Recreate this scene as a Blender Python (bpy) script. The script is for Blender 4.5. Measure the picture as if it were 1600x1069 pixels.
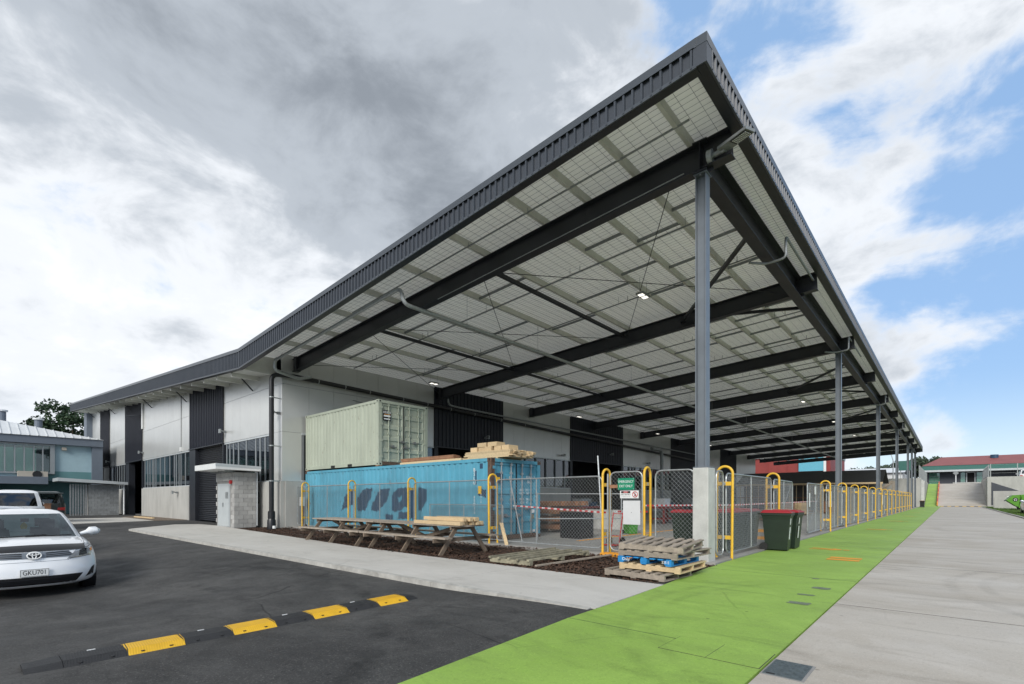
import bpy, bmesh, math, random
from mathutils import Vector, Matrix
R = math.radians
random.seed(7)
scene = bpy.context.scene
for o in list(bpy.data.objects): bpy.data.objects.remove(o)
COL = scene.collection
# world axes: X runs along the green path (away, to the right), Y along the front of the building (away, to the left)
# ---------------------------------------------------------------- camera
cam = bpy.data.cameras.new('camera'); camo = bpy.data.objects.new('camera', cam); COL.objects.link(camo)
cam.sensor_width = 36.0; cam.lens = 772.0/1600*36; cam.clip_start = .05; cam.clip_end = 4000
cam.shift_y = 244.5/1600
camo.location = (0, 0, 1.35)
camo.rotation_euler = (R(90), 0, math.atan2(684, 772) - R(90))
scene.camera = camo
# ---------------------------------------------------------------- sky, sun, exposure
SUN_EL, SUN_AZ = R(32), R(203)          # azimuth measured from +X towards +Y
world = bpy.data.worlds.new('World'); scene.world = world; world.use_nodes = True
def build_world():
    nt = world.node_tree; N = nt.nodes; L = nt.links; N.clear()
    out = N.new('ShaderNodeOutputWorld'); bg = N.new('ShaderNodeBackground'); bg.inputs[1].default_value = .105
    sky = N.new('ShaderNodeTexSky'); sky.sky_type = 'NISHITA'; sky.sun_disc = False
    sky.sun_elevation = SUN_EL; sky.sun_rotation = R(90) - SUN_AZ; sky.air_density = 1.0; sky.dust_density = .6; sky.ozone_density = 2.0
    tc = N.new('ShaderNodeTexCoord'); sep = N.new('ShaderNodeSeparateXYZ'); L.new(tc.outputs['Generated'], sep.inputs[0])
    def math_(op, a, b=None, clamp=False):
        n = N.new('ShaderNodeMath'); n.operation = op; n.use_clamp = clamp
        for i, s in enumerate((a, b)):
            if s is None: continue
            if isinstance(s, (int, float)): n.inputs[i].default_value = s
            else: L.new(s, n.inputs[i])
        return n.outputs[0]
    def ramp(fac, stops):
        n = N.new('ShaderNodeValToRGB'); n.color_ramp.interpolation = 'EASE'
        while len(n.color_ramp.elements) < len(stops): n.color_ramp.elements.new(.5)
        for e, (p, c) in zip(n.color_ramp.elements, stops):
            e.position = p; e.color = (*(c if isinstance(c, tuple) else (c, c, c)), 1)
        L.new(fac, n.inputs[0]); return n.outputs[0]
    def mix(fac, a, b, blend='MIX'):
        n = N.new('ShaderNodeMix'); n.data_type = 'RGBA'; n.blend_type = blend
        if isinstance(fac, (int, float)): n.inputs[0].default_value = fac
        else: L.new(fac, n.inputs[0])
        for i, s in ((6, a), (7, b)):
            if isinstance(s, tuple): n.inputs[i].default_value = (*s, 1)
            else: L.new(s, n.inputs[i])
        return n.outputs[2]
    zc = math_('MAXIMUM', sep.outputs[2], .0)
    den = math_('ADD', zc, .16)
    comb = N.new('ShaderNodeCombineXYZ')
    L.new(math_('DIVIDE', sep.outputs[0], den), comb.inputs[0]); L.new(math_('DIVIDE', sep.outputs[1], den), comb.inputs[1])
    comb.inputs[2].default_value = CLOUD_SEED
    def noise(scale, detail, rough, dist=0, off=0.0):
        m = N.new('ShaderNodeMapping'); m.inputs['Location'].default_value = (off, off*.7, off*.3)
        L.new(comb.outputs[0], m.inputs[0])
        n = N.new('ShaderNodeTexNoise'); n.inputs['Scale'].default_value = scale; n.inputs['Detail'].default_value = detail
        n.inputs['Roughness'].default_value = rough; n.inputs['Distortion'].default_value = dist
        L.new(m.outputs[0], n.inputs[0]); return n.outputs['Fac']
    def noise3(scale, detail, rough, dist, off, zs=1.7):
        m = N.new('ShaderNodeMapping'); m.inputs['Location'].default_value = off; m.inputs['Scale'].default_value = (1, 1, zs); L.new(tc.outputs['Generated'], m.inputs[0])
        n = N.new('ShaderNodeTexNoise'); n.inputs['Scale'].default_value = scale; n.inputs['Detail'].default_value = detail; n.inputs['Roughness'].default_value = rough; n.inputs['Distortion'].default_value = dist
        L.new(m.outputs[0], n.inputs[0]); return n.outputs['Fac']
    o_ = CLOUD_SEED
    n1 = noise3(2.0, 9, .53, .25, (o_, o_*.3, o_*1.7)); n2 = noise3(5.2, 9, .60, .3, (o_+4, 1, 2)); n3 = noise3(1.1, 3, .5, 0, (7.7, o_, 3))
    # the cloud deck is heavy overhead towards +Y and breaks up towards the ramp side
    side = ramp(math_('ADD', math_('MULTIPLY', math_('SUBTRACT', sep.outputs[0], sep.outputs[1]), .5), .5), [(.30, 0.0), (.98, 1.0)])
    heavy = math_('MULTIPLY', math_('SUBTRACT', 1.0, side), ramp(sep.outputs[2], [(.27, 0.0), (.58, 1.0)]))
    dens = math_('ADD', math_('ADD', math_('MULTIPLY', n1, .68), math_('MULTIPLY', n2, .32)), math_('SUBTRACT', math_('MULTIPLY', heavy, .14), math_('MULTIPLY', side, .055)))
    cover = ramp(dens, [(.425, 0.0), (.515, 1.0)])
    shade = math_('ADD', math_('ADD', math_('MULTIPLY', n1, .44), math_('MULTIPLY', n2, .42)), math_('ADD', math_('MULTIPLY', n3, .14), math_('MULTIPLY', heavy, .19)))
    cloudc = ramp(shade, [(.43, (8.0, 8.05, 8.1)), (.52, (6.5, 6.75, 7.1)), (.64, (3.7, 4.05, 4.5)), (.80, (2.1, 2.35, 2.7))])
    low = ramp(sep.outputs[2], [(0.0, 1.0), (.20, 0.0)])
    cloudc = mix(math_('MULTIPLY', low, .45), cloudc, (6.0, 6.7, 7.5))
    clear = mix(low, (2.5, 4.05, 6.5), (5.4, 6.5, 7.4))
    final = mix(cover, mix(.25, clear, sky.outputs[0]), cloudc)
    L.new(final, bg.inputs[0]); L.new(bg.outputs[0], out.inputs[0])
CLOUD_SEED = 3.1
build_world()
sun = bpy.data.lights.new('sun', 'SUN'); sun.energy = 2.3; sun.angle = R(25); sun.color = (1, .97, .92)
suno = bpy.data.objects.new('sun', sun); COL.objects.link(suno); suno.location = (0, 0, 60)
sd = Vector((math.cos(SUN_AZ)*math.cos(SUN_EL), math.sin(SUN_AZ)*math.cos(SUN_EL), math.sin(SUN_EL)))
suno.rotation_euler = sd.to_track_quat('Z', 'Y').to_euler()
scene.view_settings.view_transform = 'Standard'; scene.view_settings.look = 'None'
scene.view_settings.exposure = 0.46; scene.view_settings.gamma = 1.0; scene.view_settings.use_curve_mapping = False
scene.render.engine = 'CYCLES'; scene.cycles.use_denoising = True
scene.cycles.max_bounces = 8; scene.cycles.transparent_max_bounces = 24
# ---------------------------------------------------------------- materials
MATS = {}
def mat(name, col, rough=.6, metal=0.0, var=.08, scale=3.0, bump=0.0, bscale=60.0, spec=.5, col2=None, stretch=(1, 1, 1),
        fine=0.0, fscale=120.0, dirt=0.0, dirtcol=(.12, .10, .08), coat=0.0, emit=None, rnd=0.0, obj=False, rvar=0.0, rust=0.0, rusts=7.0):
    m = bpy.data.materials.new(name); m.use_nodes = True; nt = m.node_tree; N = nt.nodes; L = nt.links
    b = N['Principled BSDF']; b.inputs['Roughness'].default_value = rough; b.inputs['Metallic'].default_value = metal
    b.inputs['Specular IOR Level'].default_value = spec
    if coat: b.inputs['Coat Weight'].default_value = coat; b.inputs['Coat Roughness'].default_value = .05
    if obj: src = N.new('ShaderNodeTexCoord').outputs['Object']
    else: src = N.new('ShaderNodeNewGeometry').outputs['Position']
    mp = N.new('ShaderNodeMapping'); mp.inputs['Scale'].default_value = stretch; L.new(src, mp.inputs[0])
    def nz(s, d=4, r=.6):
        n = N.new('ShaderNodeTexNoise'); n.inputs['Scale'].default_value = s; n.inputs['Detail'].default_value = d
        n.inputs['Roughness'].default_value = r; L.new(mp.outputs[0], n.inputs[0]); return n.outputs['Fac']
    def mixc(f, a, c, blend='MIX'):
        n = N.new('ShaderNodeMix'); n.data_type = 'RGBA'; n.blend_type = blend
        if isinstance(f, float): n.inputs[0].default_value = f
        else: L.new(f, n.inputs[0])
        for i, s in ((6, a), (7, c)):
            if isinstance(s, tuple): n.inputs[i].default_value = (*s[:3], 1)
            else: L.new(s, n.inputs[i])
        return n.outputs[2]
    def rampf(f, a, c):
        n = N.new('ShaderNodeMapRange'); n.inputs[1].default_value = a; n.inputs[2].default_value = c; L.new(f, n.inputs[0]); return n.outputs[0]
    c2 = col2 or tuple(min(1, x*(1+var)) for x in col); c1 = col if col2 else tuple(x*(1-var) for x in col)
    base = mixc(rampf(nz(scale), .3, .7), c1, c2)
    if fine:
        n = nz(fscale, 2, .7); f = rampf(n, .3, .7)
        base = mixc(f, mixc(fine, base, (0, 0, 0)), base)
    if dirt:
        n = nz(scale*.37, 6, .7); f = N.new('ShaderNodeMath'); f.operation = 'MULTIPLY'; f.inputs[1].default_value = dirt
        L.new(rampf(n, .5, .72), f.inputs[0]); base = mixc(f.outputs[0], base, dirtcol)
    if rust:
        n = nz(rusts, 7, .72); f = N.new('ShaderNodeMath'); f.operation = 'MULTIPLY'; f.inputs[1].default_value = rust
        L.new(rampf(n, .615, .66), f.inputs[0]); base = mixc(f.outputs[0], base, (.11, .06, .035))
    if rnd:
        oi = N.new('ShaderNodeObjectInfo'); hv = N.new('ShaderNodeHueSaturation')
        mr = N.new('ShaderNodeMapRange'); mr.inputs[3].default_value = 1-rnd; mr.inputs[4].default_value = 1+rnd
        L.new(oi.outputs['Random'], mr.inputs[0]); L.new(mr.outputs[0], hv.inputs['Value']); L.new(base, hv.inputs['Color']); base = hv.outputs[0]
    L.new(base, b.inputs['Base Color'])
    if rvar:
        mr = N.new('ShaderNodeMapRange'); mr.inputs[3].default_value = max(.02, rough-rvar); mr.inputs[4].default_value = min(1, rough+rvar)
        L.new(rampf(nz(scale*2.3), .3, .7), mr.inputs[0]); L.new(mr.outputs[0], b.inputs['Roughness'])
    if bump:
        bp = N.new('ShaderNodeBump'); bp.inputs['Strength'].default_value = bump; bp.inputs['Distance'].default_value = .01
        L.new(nz(bscale, 5), bp.inputs['Height']); L.new(bp.outputs[0], b.inputs['Normal'])
    if emit: b.inputs['Emission Color'].default_value = (*emit[:3], 1); b.inputs['Emission Strength'].default_value = emit[3]
    MATS[name] = m; return m
def glassmat(name, tint, trans=.5, rough=.02):
    m = bpy.data.materials.new(name); m.use_nodes = True; nt = m.node_tree; N = nt.nodes; L = nt.links; N.clear()
    o = N.new('ShaderNodeOutputMaterial'); t = N.new('ShaderNodeBsdfTransparent'); t.inputs[0].default_value = (*tint, 1)
    g = N.new('ShaderNodeBsdfGlossy'); g.inputs['Roughness'].default_value = rough; g.inputs[0].default_value = (.9, .95, 1, 1)
    f = N.new('ShaderNodeFresnel'); f.inputs[0].default_value = 1.52
    a = N.new('ShaderNodeMath'); a.operation = 'MULTIPLY_ADD'; a.inputs[1].default_value = 1.0; a.inputs[2].default_value = .04; L.new(f.outputs[0], a.inputs[0])
    mx = N.new('ShaderNodeMixShader'); L.new(a.outputs[0], mx.inputs[0]); L.new(t.outputs[0], mx.inputs[1]); L.new(g.outputs[0], mx.inputs[2])
    L.new(mx.outputs[0], o.inputs[0]); MATS[name] = m; return m
mat('asphalt', (.040, .040, .0405), .75, var=.30, scale=.55, bump=.55, bscale=170, fine=.45, fscale=210, dirt=.45, dirtcol=(.066, .064, .060), rvar=.12, spec=.35)
mat('ground_far', (.07, .085, .04), .9, var=.4, scale=.05)
mat('concrete_path', (.50, .49, .46), .8, var=.09, scale=1.1, bump=.25, bscale=90, fine=.07, fscale=150, dirt=.18, dirtcol=(.30, .28, .25), rnd=.03)
mat('concrete_drive', (.40, .385, .365), .7, var=.17, scale=.8, bump=.25, bscale=60, fine=.09, fscale=130, dirt=.6, dirtcol=(.23, .215, .19), stretch=(1, .35, 1), rnd=.04, rvar=.12)
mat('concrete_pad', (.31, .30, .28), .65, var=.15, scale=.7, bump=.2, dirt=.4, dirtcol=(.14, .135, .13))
mat('concrete_wall', (.40, .395, .37), .8, var=.12, scale=1.4, bump=.3, bscale=25, stretch=(1, 1, .35), dirt=.25, dirtcol=(.25, .24, .22))
mat('concrete_plinth', (.50, .50, .475), .75, var=.12, scale=3, bump=.35, bscale=18, dirt=.3, dirtcol=(.32, .31, .29), fine=.08, fscale=40)
mat('concrete_kerb', (.40, .39, .36), .85, var=.2, scale=5, bump=.6, bscale=40, dirt=.35)
mat('block', (.40, .395, .38), .9, var=.10, scale=6, bump=.8, bscale=70, rnd=.16, fine=.12, fscale=160)
mat('block_dark', (.24, .25, .25), .9, var=.10, scale=6, bump=.8, bscale=70, rnd=.14)
mat('mortar', (.26, .255, .245), .95, var=.1)
mat('green_paint', (.215, .375, .075), .62, var=.10, scale=.7, bump=.25, bscale=90, fine=.08, fscale=150, dirt=.35, dirtcol=(.16, .255, .10), stretch=(1, .5, 1), rnd=.02)
mat('orange_paint', (.85, .36, .03), .65, var=.12, scale=9, fine=.2, fscale=60)
mat('mulch_soil', (.045, .027, .018), .95, var=.5, scale=14, bump=1.0, bscale=50)
mat('bark', (.075, .040, .025), .9, var=.6, scale=30, bump=.4)
mat('grass', (.08, .14, .03), .9, var=.5, scale=6)
mat('steel_dark', (.022, .024, .030), .42, var=.12, scale=2.0, bump=.05, spec=.45)
mat('steel_column', (.15, .17, .195), .38, var=.10, scale=2.5, spec=.5)
mat('fascia', (.045, .053, .067), .42, var=.08, scale=1.2, spec=.5)
mat('fascia_cap', (.058, .068, .082), .36, var=.06, scale=1.5, spec=.55)
mat('clad_dark', (.011, .0125, .020), .42, var=.1, scale=2, spec=.35)
mat('galv', (.36, .38, .38), .42, metal=.55, var=.18, scale=14, bump=.08, rvar=.1)
mat('galv_dull', (.25, .265, .27), .5, metal=.4, var=.18, scale=9, rvar=.08)
mat('purlin', (.60, .60, .56), .5, metal=.1, var=.08, scale=4)
mat('lining', (.88, .87, .80), .55, var=.05, scale=1.2, bump=.9, bscale=3.2, spec=.3)
mat('wire_dark', (.17, .175, .165), .5, metal=.3, var=.1)
mat('roof_sheet', (.30, .32, .34), .4, metal=.3, var=.08)
mat('panel_white', (.56, .565, .55), .27, metal=.30, var=.035, scale=.9, spec=.55, rnd=.02, bump=.04, bscale=6)
mat('panel_cream', (.42, .40, .355), .45, var=.05, scale=.9, rnd=.025)
mat('soffit', (.62, .63, .58), .6, var=.05)
mat('trim', (.50, .53, .54), .4, metal=.2, var=.06)
mat('window_frame', (.30, .32, .33), .4, metal=.4, var=.06)
mat('interior_dark', (.012, .012, .013), .9, var=.2)
mat('interior_mid', (.10, .10, .10), .8, var=.3, scale=.6)
mat('roller', (.020, .022, .027), .38, var=.1, metal=.1)
mat('yellow_paint', (.70, .42, .035), .5, rust=.6, rusts=22, rnd=.06, var=.12, scale=8, spec=.5, dirt=.3, dirtcol=(.40, .25, .05))
mat('black_pipe', (.012, .012, .014), .35, var=.1)
mat('black_plastic', (.014, .014, .015), .45, var=.15)
mat('cont_blue', (.085, .315, .43), .5, rust=.75, rusts=6, var=.16, scale=1.6, spec=.45, dirt=.32, dirtcol=(.10, .22, .27), stretch=(1, 1, .4), bump=.12, bscale=7)
mat('cont_patch', (.018, .055, .105), .5, var=.2, scale=4)
mat('cont_pale', (.37, .405, .325), .5, var=.10, scale=1.6, spec=.45, rust=.5, rusts=9, dirt=.22, dirtcol=(.30, .33, .26), stretch=(1, 1, .4), bump=.25, bscale=4)
mat('rust', (.105, .065, .045), .8, var=.4, scale=12, bump=.3)
mat('print_white', (.75, .77, .76), .6, var=.08, scale=20)
mat('timber_new', (.55, .415, .245), .75, var=.14, scale=2.2, stretch=(12, 12, 12), bump=.2, bscale=3, rnd=.13)
mat('timber_end', (.40, .30, .15), .85, var=.25, scale=30, rnd=.2)
mat('timber_red', (.26, .13, .07), .75, var=.2, scale=6, rnd=.15)
mat('timber_grey', (.33, .28, .225), .85, var=.22, scale=9, bump=.5, bscale=22, rnd=.16, fine=.2, fscale=60)
mat('timber_leg', (.17, .13, .095), .85, var=.25, scale=9, bump=.4, bscale=22, rnd=.12)
mat('timber_mossy', (.26, .24, .17), .9, var=.35, scale=7, bump=.6, bscale=20, rnd=.2)
mat('pallet_blue', (.015, .22, .52), .6, var=.2, scale=9, dirt=.2, dirtcol=(.05, .15, .25))
mat('bin_green', (.013, .024, .015), .42, var=.12, scale=6, spec=.45)
mat('bin_red', (.34, .02, .03), .38, var=.1, scale=6, spec=.5)
mat('bin_bright', (.05, .22, .03), .45, var=.15, scale=4)
mat('rubber', (.015, .015, .015), .75, var=.25, scale=20, bump=.4, bscale=150)
mat('rubber_hump', (.017, .0175, .019), .6, var=.25, scale=12, bump=.7, bscale=120)
mat('hump_yellow', (.78, .46, .02), .55, var=.10, scale=7, bump=.5, bscale=120, dirt=.22, dirtcol=(.45, .28, .04))
mat('sign_green', (.0, .22, .11), .4, var=.04)
mat('sign_white', (.72, .73, .72), .4, var=.04)
mat('sign_grey', (.60, .61, .61), .5, var=.06, scale=2)
mat('red_paint', (.50, .03, .03), .45, var=.12)
mat('sign_black', (.012, .012, .013), .5, var=.1)
mat('car_white', (.80, .81, .82), .28, var=.015, spec=.5, coat=.8)
mat('car_silver', (.45, .50, .56), .3, metal=.5, var=.02, coat=.6)
mat('car_dark', (.03, .04, .04), .3, var=.05, coat=.6)
mat('car_trim', (.012, .012, .013), .35, var=.1)
mat('chrome', (.72, .73, .74), .12, metal=1.0, var=.02)
mat('lamp_lens', (.42, .44, .47), .10, metal=.5, var=.15, scale=20)
mat('lamp_core', (.10, .11, .12), .08, metal=.7, var=.3, scale=30)
mat('amber', (.75, .25, .03), .25, var=.1)
mat('seat', (.045, .047, .05), .8, var=.15)
mat('rim', (.45, .46, .47), .3, metal=.8, var=.05)
mat('drain', (.13, .16, .17), .45, metal=.5, var=.2, scale=20)
mat('door_grey', (.42, .45, .46), .5, var=.05)
mat('wall_blue', (.33, .46, .51), .7, var=.05, scale=2, bump=.2, bscale=20)
mat('wall_teal', (.11, .24, .25), .7, var=.05, scale=2)
mat('fascia_grey', (.13, .155, .19), .5, var=.05)
mat('roof_white', (.62, .64, .65), .45, var=.05, scale=1)
mat('blind', (.60, .66, .56), .6, var=.04)
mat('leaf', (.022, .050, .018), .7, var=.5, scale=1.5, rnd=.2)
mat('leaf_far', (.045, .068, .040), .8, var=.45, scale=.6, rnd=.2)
mat('tree_bark', (.09, .065, .045), .9, var=.3, bump=.6, bscale=12)
mat('roof_red', (.24, .075, .07), .6, var=.1, scale=.5)
mat('roof_darkred', (.24, .035, .030), .55, var=.12, scale=.5)
mat('cladding_teal', (.03, .12, .10), .5, var=.08)
mat('wall_char', (.05, .055, .068), .6, var=.08)
mat('sky_blue_panel', (.12, .40, .52), .5, var=.06)
mat('roof_black', (.012, .012, .013), .55, var=.15, scale=1)
mat('skip_green', (.085, .27, .014), .45, var=.08, scale=2)
mat('lamp_glow', (.9, .9, .85), .4, var=.0, emit=(1, .95, .85, 1.1))
mat('tape_red', (.60, .04, .04), .5, var=.05)
mat('acunit', (.42, .38, .32), .6, var=.06)

def lining_mat():
    nt = MATS['lining'].node_tree; N = nt.nodes; L = nt.links; b = N['Principled BSDF']; o = [n for n in N if n.type == 'OUTPUT_MATERIAL'][0]
    t = N.new('ShaderNodeBsdfTranslucent'); t.inputs[0].default_value = (.95, .94, .88, 1); mx = N.new('ShaderNodeMixShader'); mx.inputs[0].default_value = LINING_T
    L.new(b.outputs[0], mx.inputs[1]); L.new(t.outputs[0], mx.inputs[2]); L.new(mx.outputs[0], o.inputs[0])
LINING_T = .125
lining_mat()
def ground_mat(name, dark, mid, light, rough=(.6, .85), stretch=(1, .4, 1), wear=.6, damp=.5, spots=.5, grit=.5, arcs=(), crack=0.0, bumpd=.006, blotch=.35):
    m = MATS[name]; nt = m.node_tree; N = nt.nodes; L = nt.links; N.clear()
    o = N.new('ShaderNodeOutputMaterial'); b = N.new('ShaderNodeBsdfPrincipled'); L.new(b.outputs[0], o.inputs[0])
    p = N.new('ShaderNodeNewGeometry').outputs['Position']
    def mp_(sc):
        mp = N.new('ShaderNodeMapping'); mp.inputs['Scale'].default_value = sc; L.new(p, mp.inputs[0]); return mp.outputs[0]
    def nz(s, d, r, sc=(1, 1, 1), dist=0):
        n = N.new('ShaderNodeTexNoise'); n.inputs['Scale'].default_value = s; n.inputs['Detail'].default_value = d; n.inputs['Roughness'].default_value = r; n.inputs['Distortion'].default_value = dist
        L.new(mp_(sc), n.inputs[0]); return n.outputs['Fac']
    def rg(f, a, c, lo=0., hi=1.):
        n = N.new('ShaderNodeMapRange'); n.inputs[1].default_value = a; n.inputs[2].default_value = c; n.inputs[3].default_value = lo; n.inputs[4].default_value = hi; L.new(f, n.inputs[0]); return n.outputs[0]
    def ma(op, a, c):
        n = N.new('ShaderNodeMath'); n.operation = op
        for i, q in enumerate((a, c)):
            if isinstance(q, (int, float)): n.inputs[i].default_value = q
            else: L.new(q, n.inputs[i])
        return n.outputs[0]
    def mx(f, a, c, bl='MIX'):
        n = N.new('ShaderNodeMix'); n.data_type = 'RGBA'; n.blend_type = bl; L.new(f, n.inputs[0])
        for i, q in ((6, a), (7, c)):
            if isinstance(q, tuple): n.inputs[i].default_value = (*q, 1)
            else: L.new(q, n.inputs[i])
        return n.outputs[2]
    c = mx(rg(nz(blotch, 7, .64, stretch, .5), .34, .66), dark, light)
    c = mx(rg(nz(5.5, 6, .7, stretch, .6), .35, .65, .15, .75), c, mid)
    c = mx(rg(nz(1.6, 6, .68, (stretch[0]*.6, stretch[1]*1.7, 1), .9), .52, .70, 0, wear), c, light)
    c = mx(rg(nz(1.1, 6, .66, (stretch[0]*1.5, stretch[1], 1), 1.4), .55, .70, 0, damp), c, tuple(x*.62 for x in dark))
    c = mx(rg(nz(26, 4, .75), .54, .70, 0, grit), c, tuple(x*.6 for x in dark)); c = mx(rg(nz(60, 3, .7), .56, .68, 0, grit), c, tuple(min(1, x*1.35) for x in light))
    if spots:
        v = N.new('ShaderNodeTexVoronoi'); v.inputs['Scale'].default_value = 2.6; L.new(p, v.inputs['Vector']); v.inputs['Randomness'].default_value = 1.0
        sel = rg(nz(2.1, 2, .5), .52, .60); f = ma('MULTIPLY', ma('MULTIPLY', rg(v.outputs['Distance'], .075, .035), sel), spots); c = mx(f, c, tuple(x*.35 for x in dark))
    sp = N.new('ShaderNodeSeparateXYZ'); L.new(p, sp.inputs[0])
    for (cx, cy, r, w, st) in arcs:
        dx, dy = ma('SUBTRACT', sp.outputs[0], cx), ma('SUBTRACT', sp.outputs[1], cy); d = ma('SQRT', ma('ADD', ma('MULTIPLY', dx, dx), ma('MULTIPLY', dy, dy)), 0)
        f = rg(ma('ABSOLUTE', ma('SUBTRACT', d, r), 0), w, w*.4, 0, st); f = ma('MULTIPLY', f, rg(nz(1.3, 4, .7), .40, .62)); f = ma('MULTIPLY', f, rg(nz(14, 2, .6), .3, .6, .4, 1)); c = mx(f, c, tuple(x*.45 for x in dark))
    if crack:
        v = N.new('ShaderNodeTexVoronoi'); v.feature = 'DISTANCE_TO_EDGE'; v.inputs['Scale'].default_value = .33; w_ = N.new('ShaderNodeMix'); w_.data_type = 'VECTOR'; w_.inputs[0].default_value = .12
        nn = N.new('ShaderNodeTexNoise'); nn.inputs['Scale'].default_value = 1.6; nn.inputs['Detail'].default_value = 6; L.new(p, nn.inputs[0]); L.new(p, w_.inputs[4]); L.new(nn.outputs['Color'], w_.inputs[5]); L.new(w_.outputs[1], v.inputs['Vector'])
        f = ma('MULTIPLY', rg(v.outputs['Distance'], .0045, .0015), rg(nz(.5, 3, .5), .50, .56, 0, crack)); c = mx(f, c, tuple(x*.3 for x in dark))
    L.new(c, b.inputs['Base Color']); L.new(rg(nz(1.1, 4, .6), .3, .7, *rough), b.inputs['Roughness']); b.inputs['Specular IOR Level'].default_value = .35
    bp = N.new('ShaderNodeBump'); bp.inputs['Strength'].default_value = .6; bp.inputs['Distance'].default_value = bumpd; L.new(nz(90, 5, .75), bp.inputs['Height']); L.new(bp.outputs[0], b.inputs['Normal'])
ground_mat('asphalt', (.023, .023, .0235), (.042, .0415, .0405), (.105, .102, .097), (.62, .9), (1, .55, 1), .6, .6, .6, .95, ((-3, 9, 7.5, .16, .7), (-3, 9, 6.0, .16, .6), (-8, 4, 11.5, .2, .5)), .7, .008, .55)
ground_mat('concrete_drive', (.345, .30, .24), (.45, .415, .36), (.54, .505, .455), (.55, .8), (1, .32, 1), .6, .45, .7, .36, ((10.5, -4.6, 4.6, .12, .30), (10.5, -4.6, 4.2, .10, .28), (3, -5, 4.4, .15, .2), (30, -9, 9.5, .25, .25)), .08, .003, .5)
ground_mat('green_paint', (.185, .285, .062), (.265, .43, .074), (.32, .495, .095), (.5, .75), (1, .45, 1), .6, .45, .7, .38, ((6.5, -1.0, 4.0, .10, .28), (6.5, -1.0, 3.7, .08, .25)), .25, .003, .55)
ground_mat('concrete_path', (.43, .412, .375), (.505, .485, .445), (.58, .56, .52), (.65, .9), (1, .5, 1), .45, .25, .5, .22, (), .2, .003, .6)
mat('tread_dust', (.038, .0385, .0405), .75, var=.3, scale=9); mat('tread_yellow', (.66, .385, .02), .6, var=.15, scale=9)
mat('joint_stain', (.15, .14, .125), .9, var=.35, scale=8); mat('joint_green', (.09, .15, .04), .9, var=.35, scale=8)
mat('joint_dark', (.045, .042, .038), .95, var=.2); mat('worn_paint', (.17, .21, .135), .7, var=.25, scale=16, fine=.25, fscale=40)
glassmat('glass_window', (.30, .36, .38)); glassmat('glass_car', (.34, .43, .41)); glassmat('glass_teal', (.70, .84, .80)); glassmat('glass_privacy', (.04, .045, .05))
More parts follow.
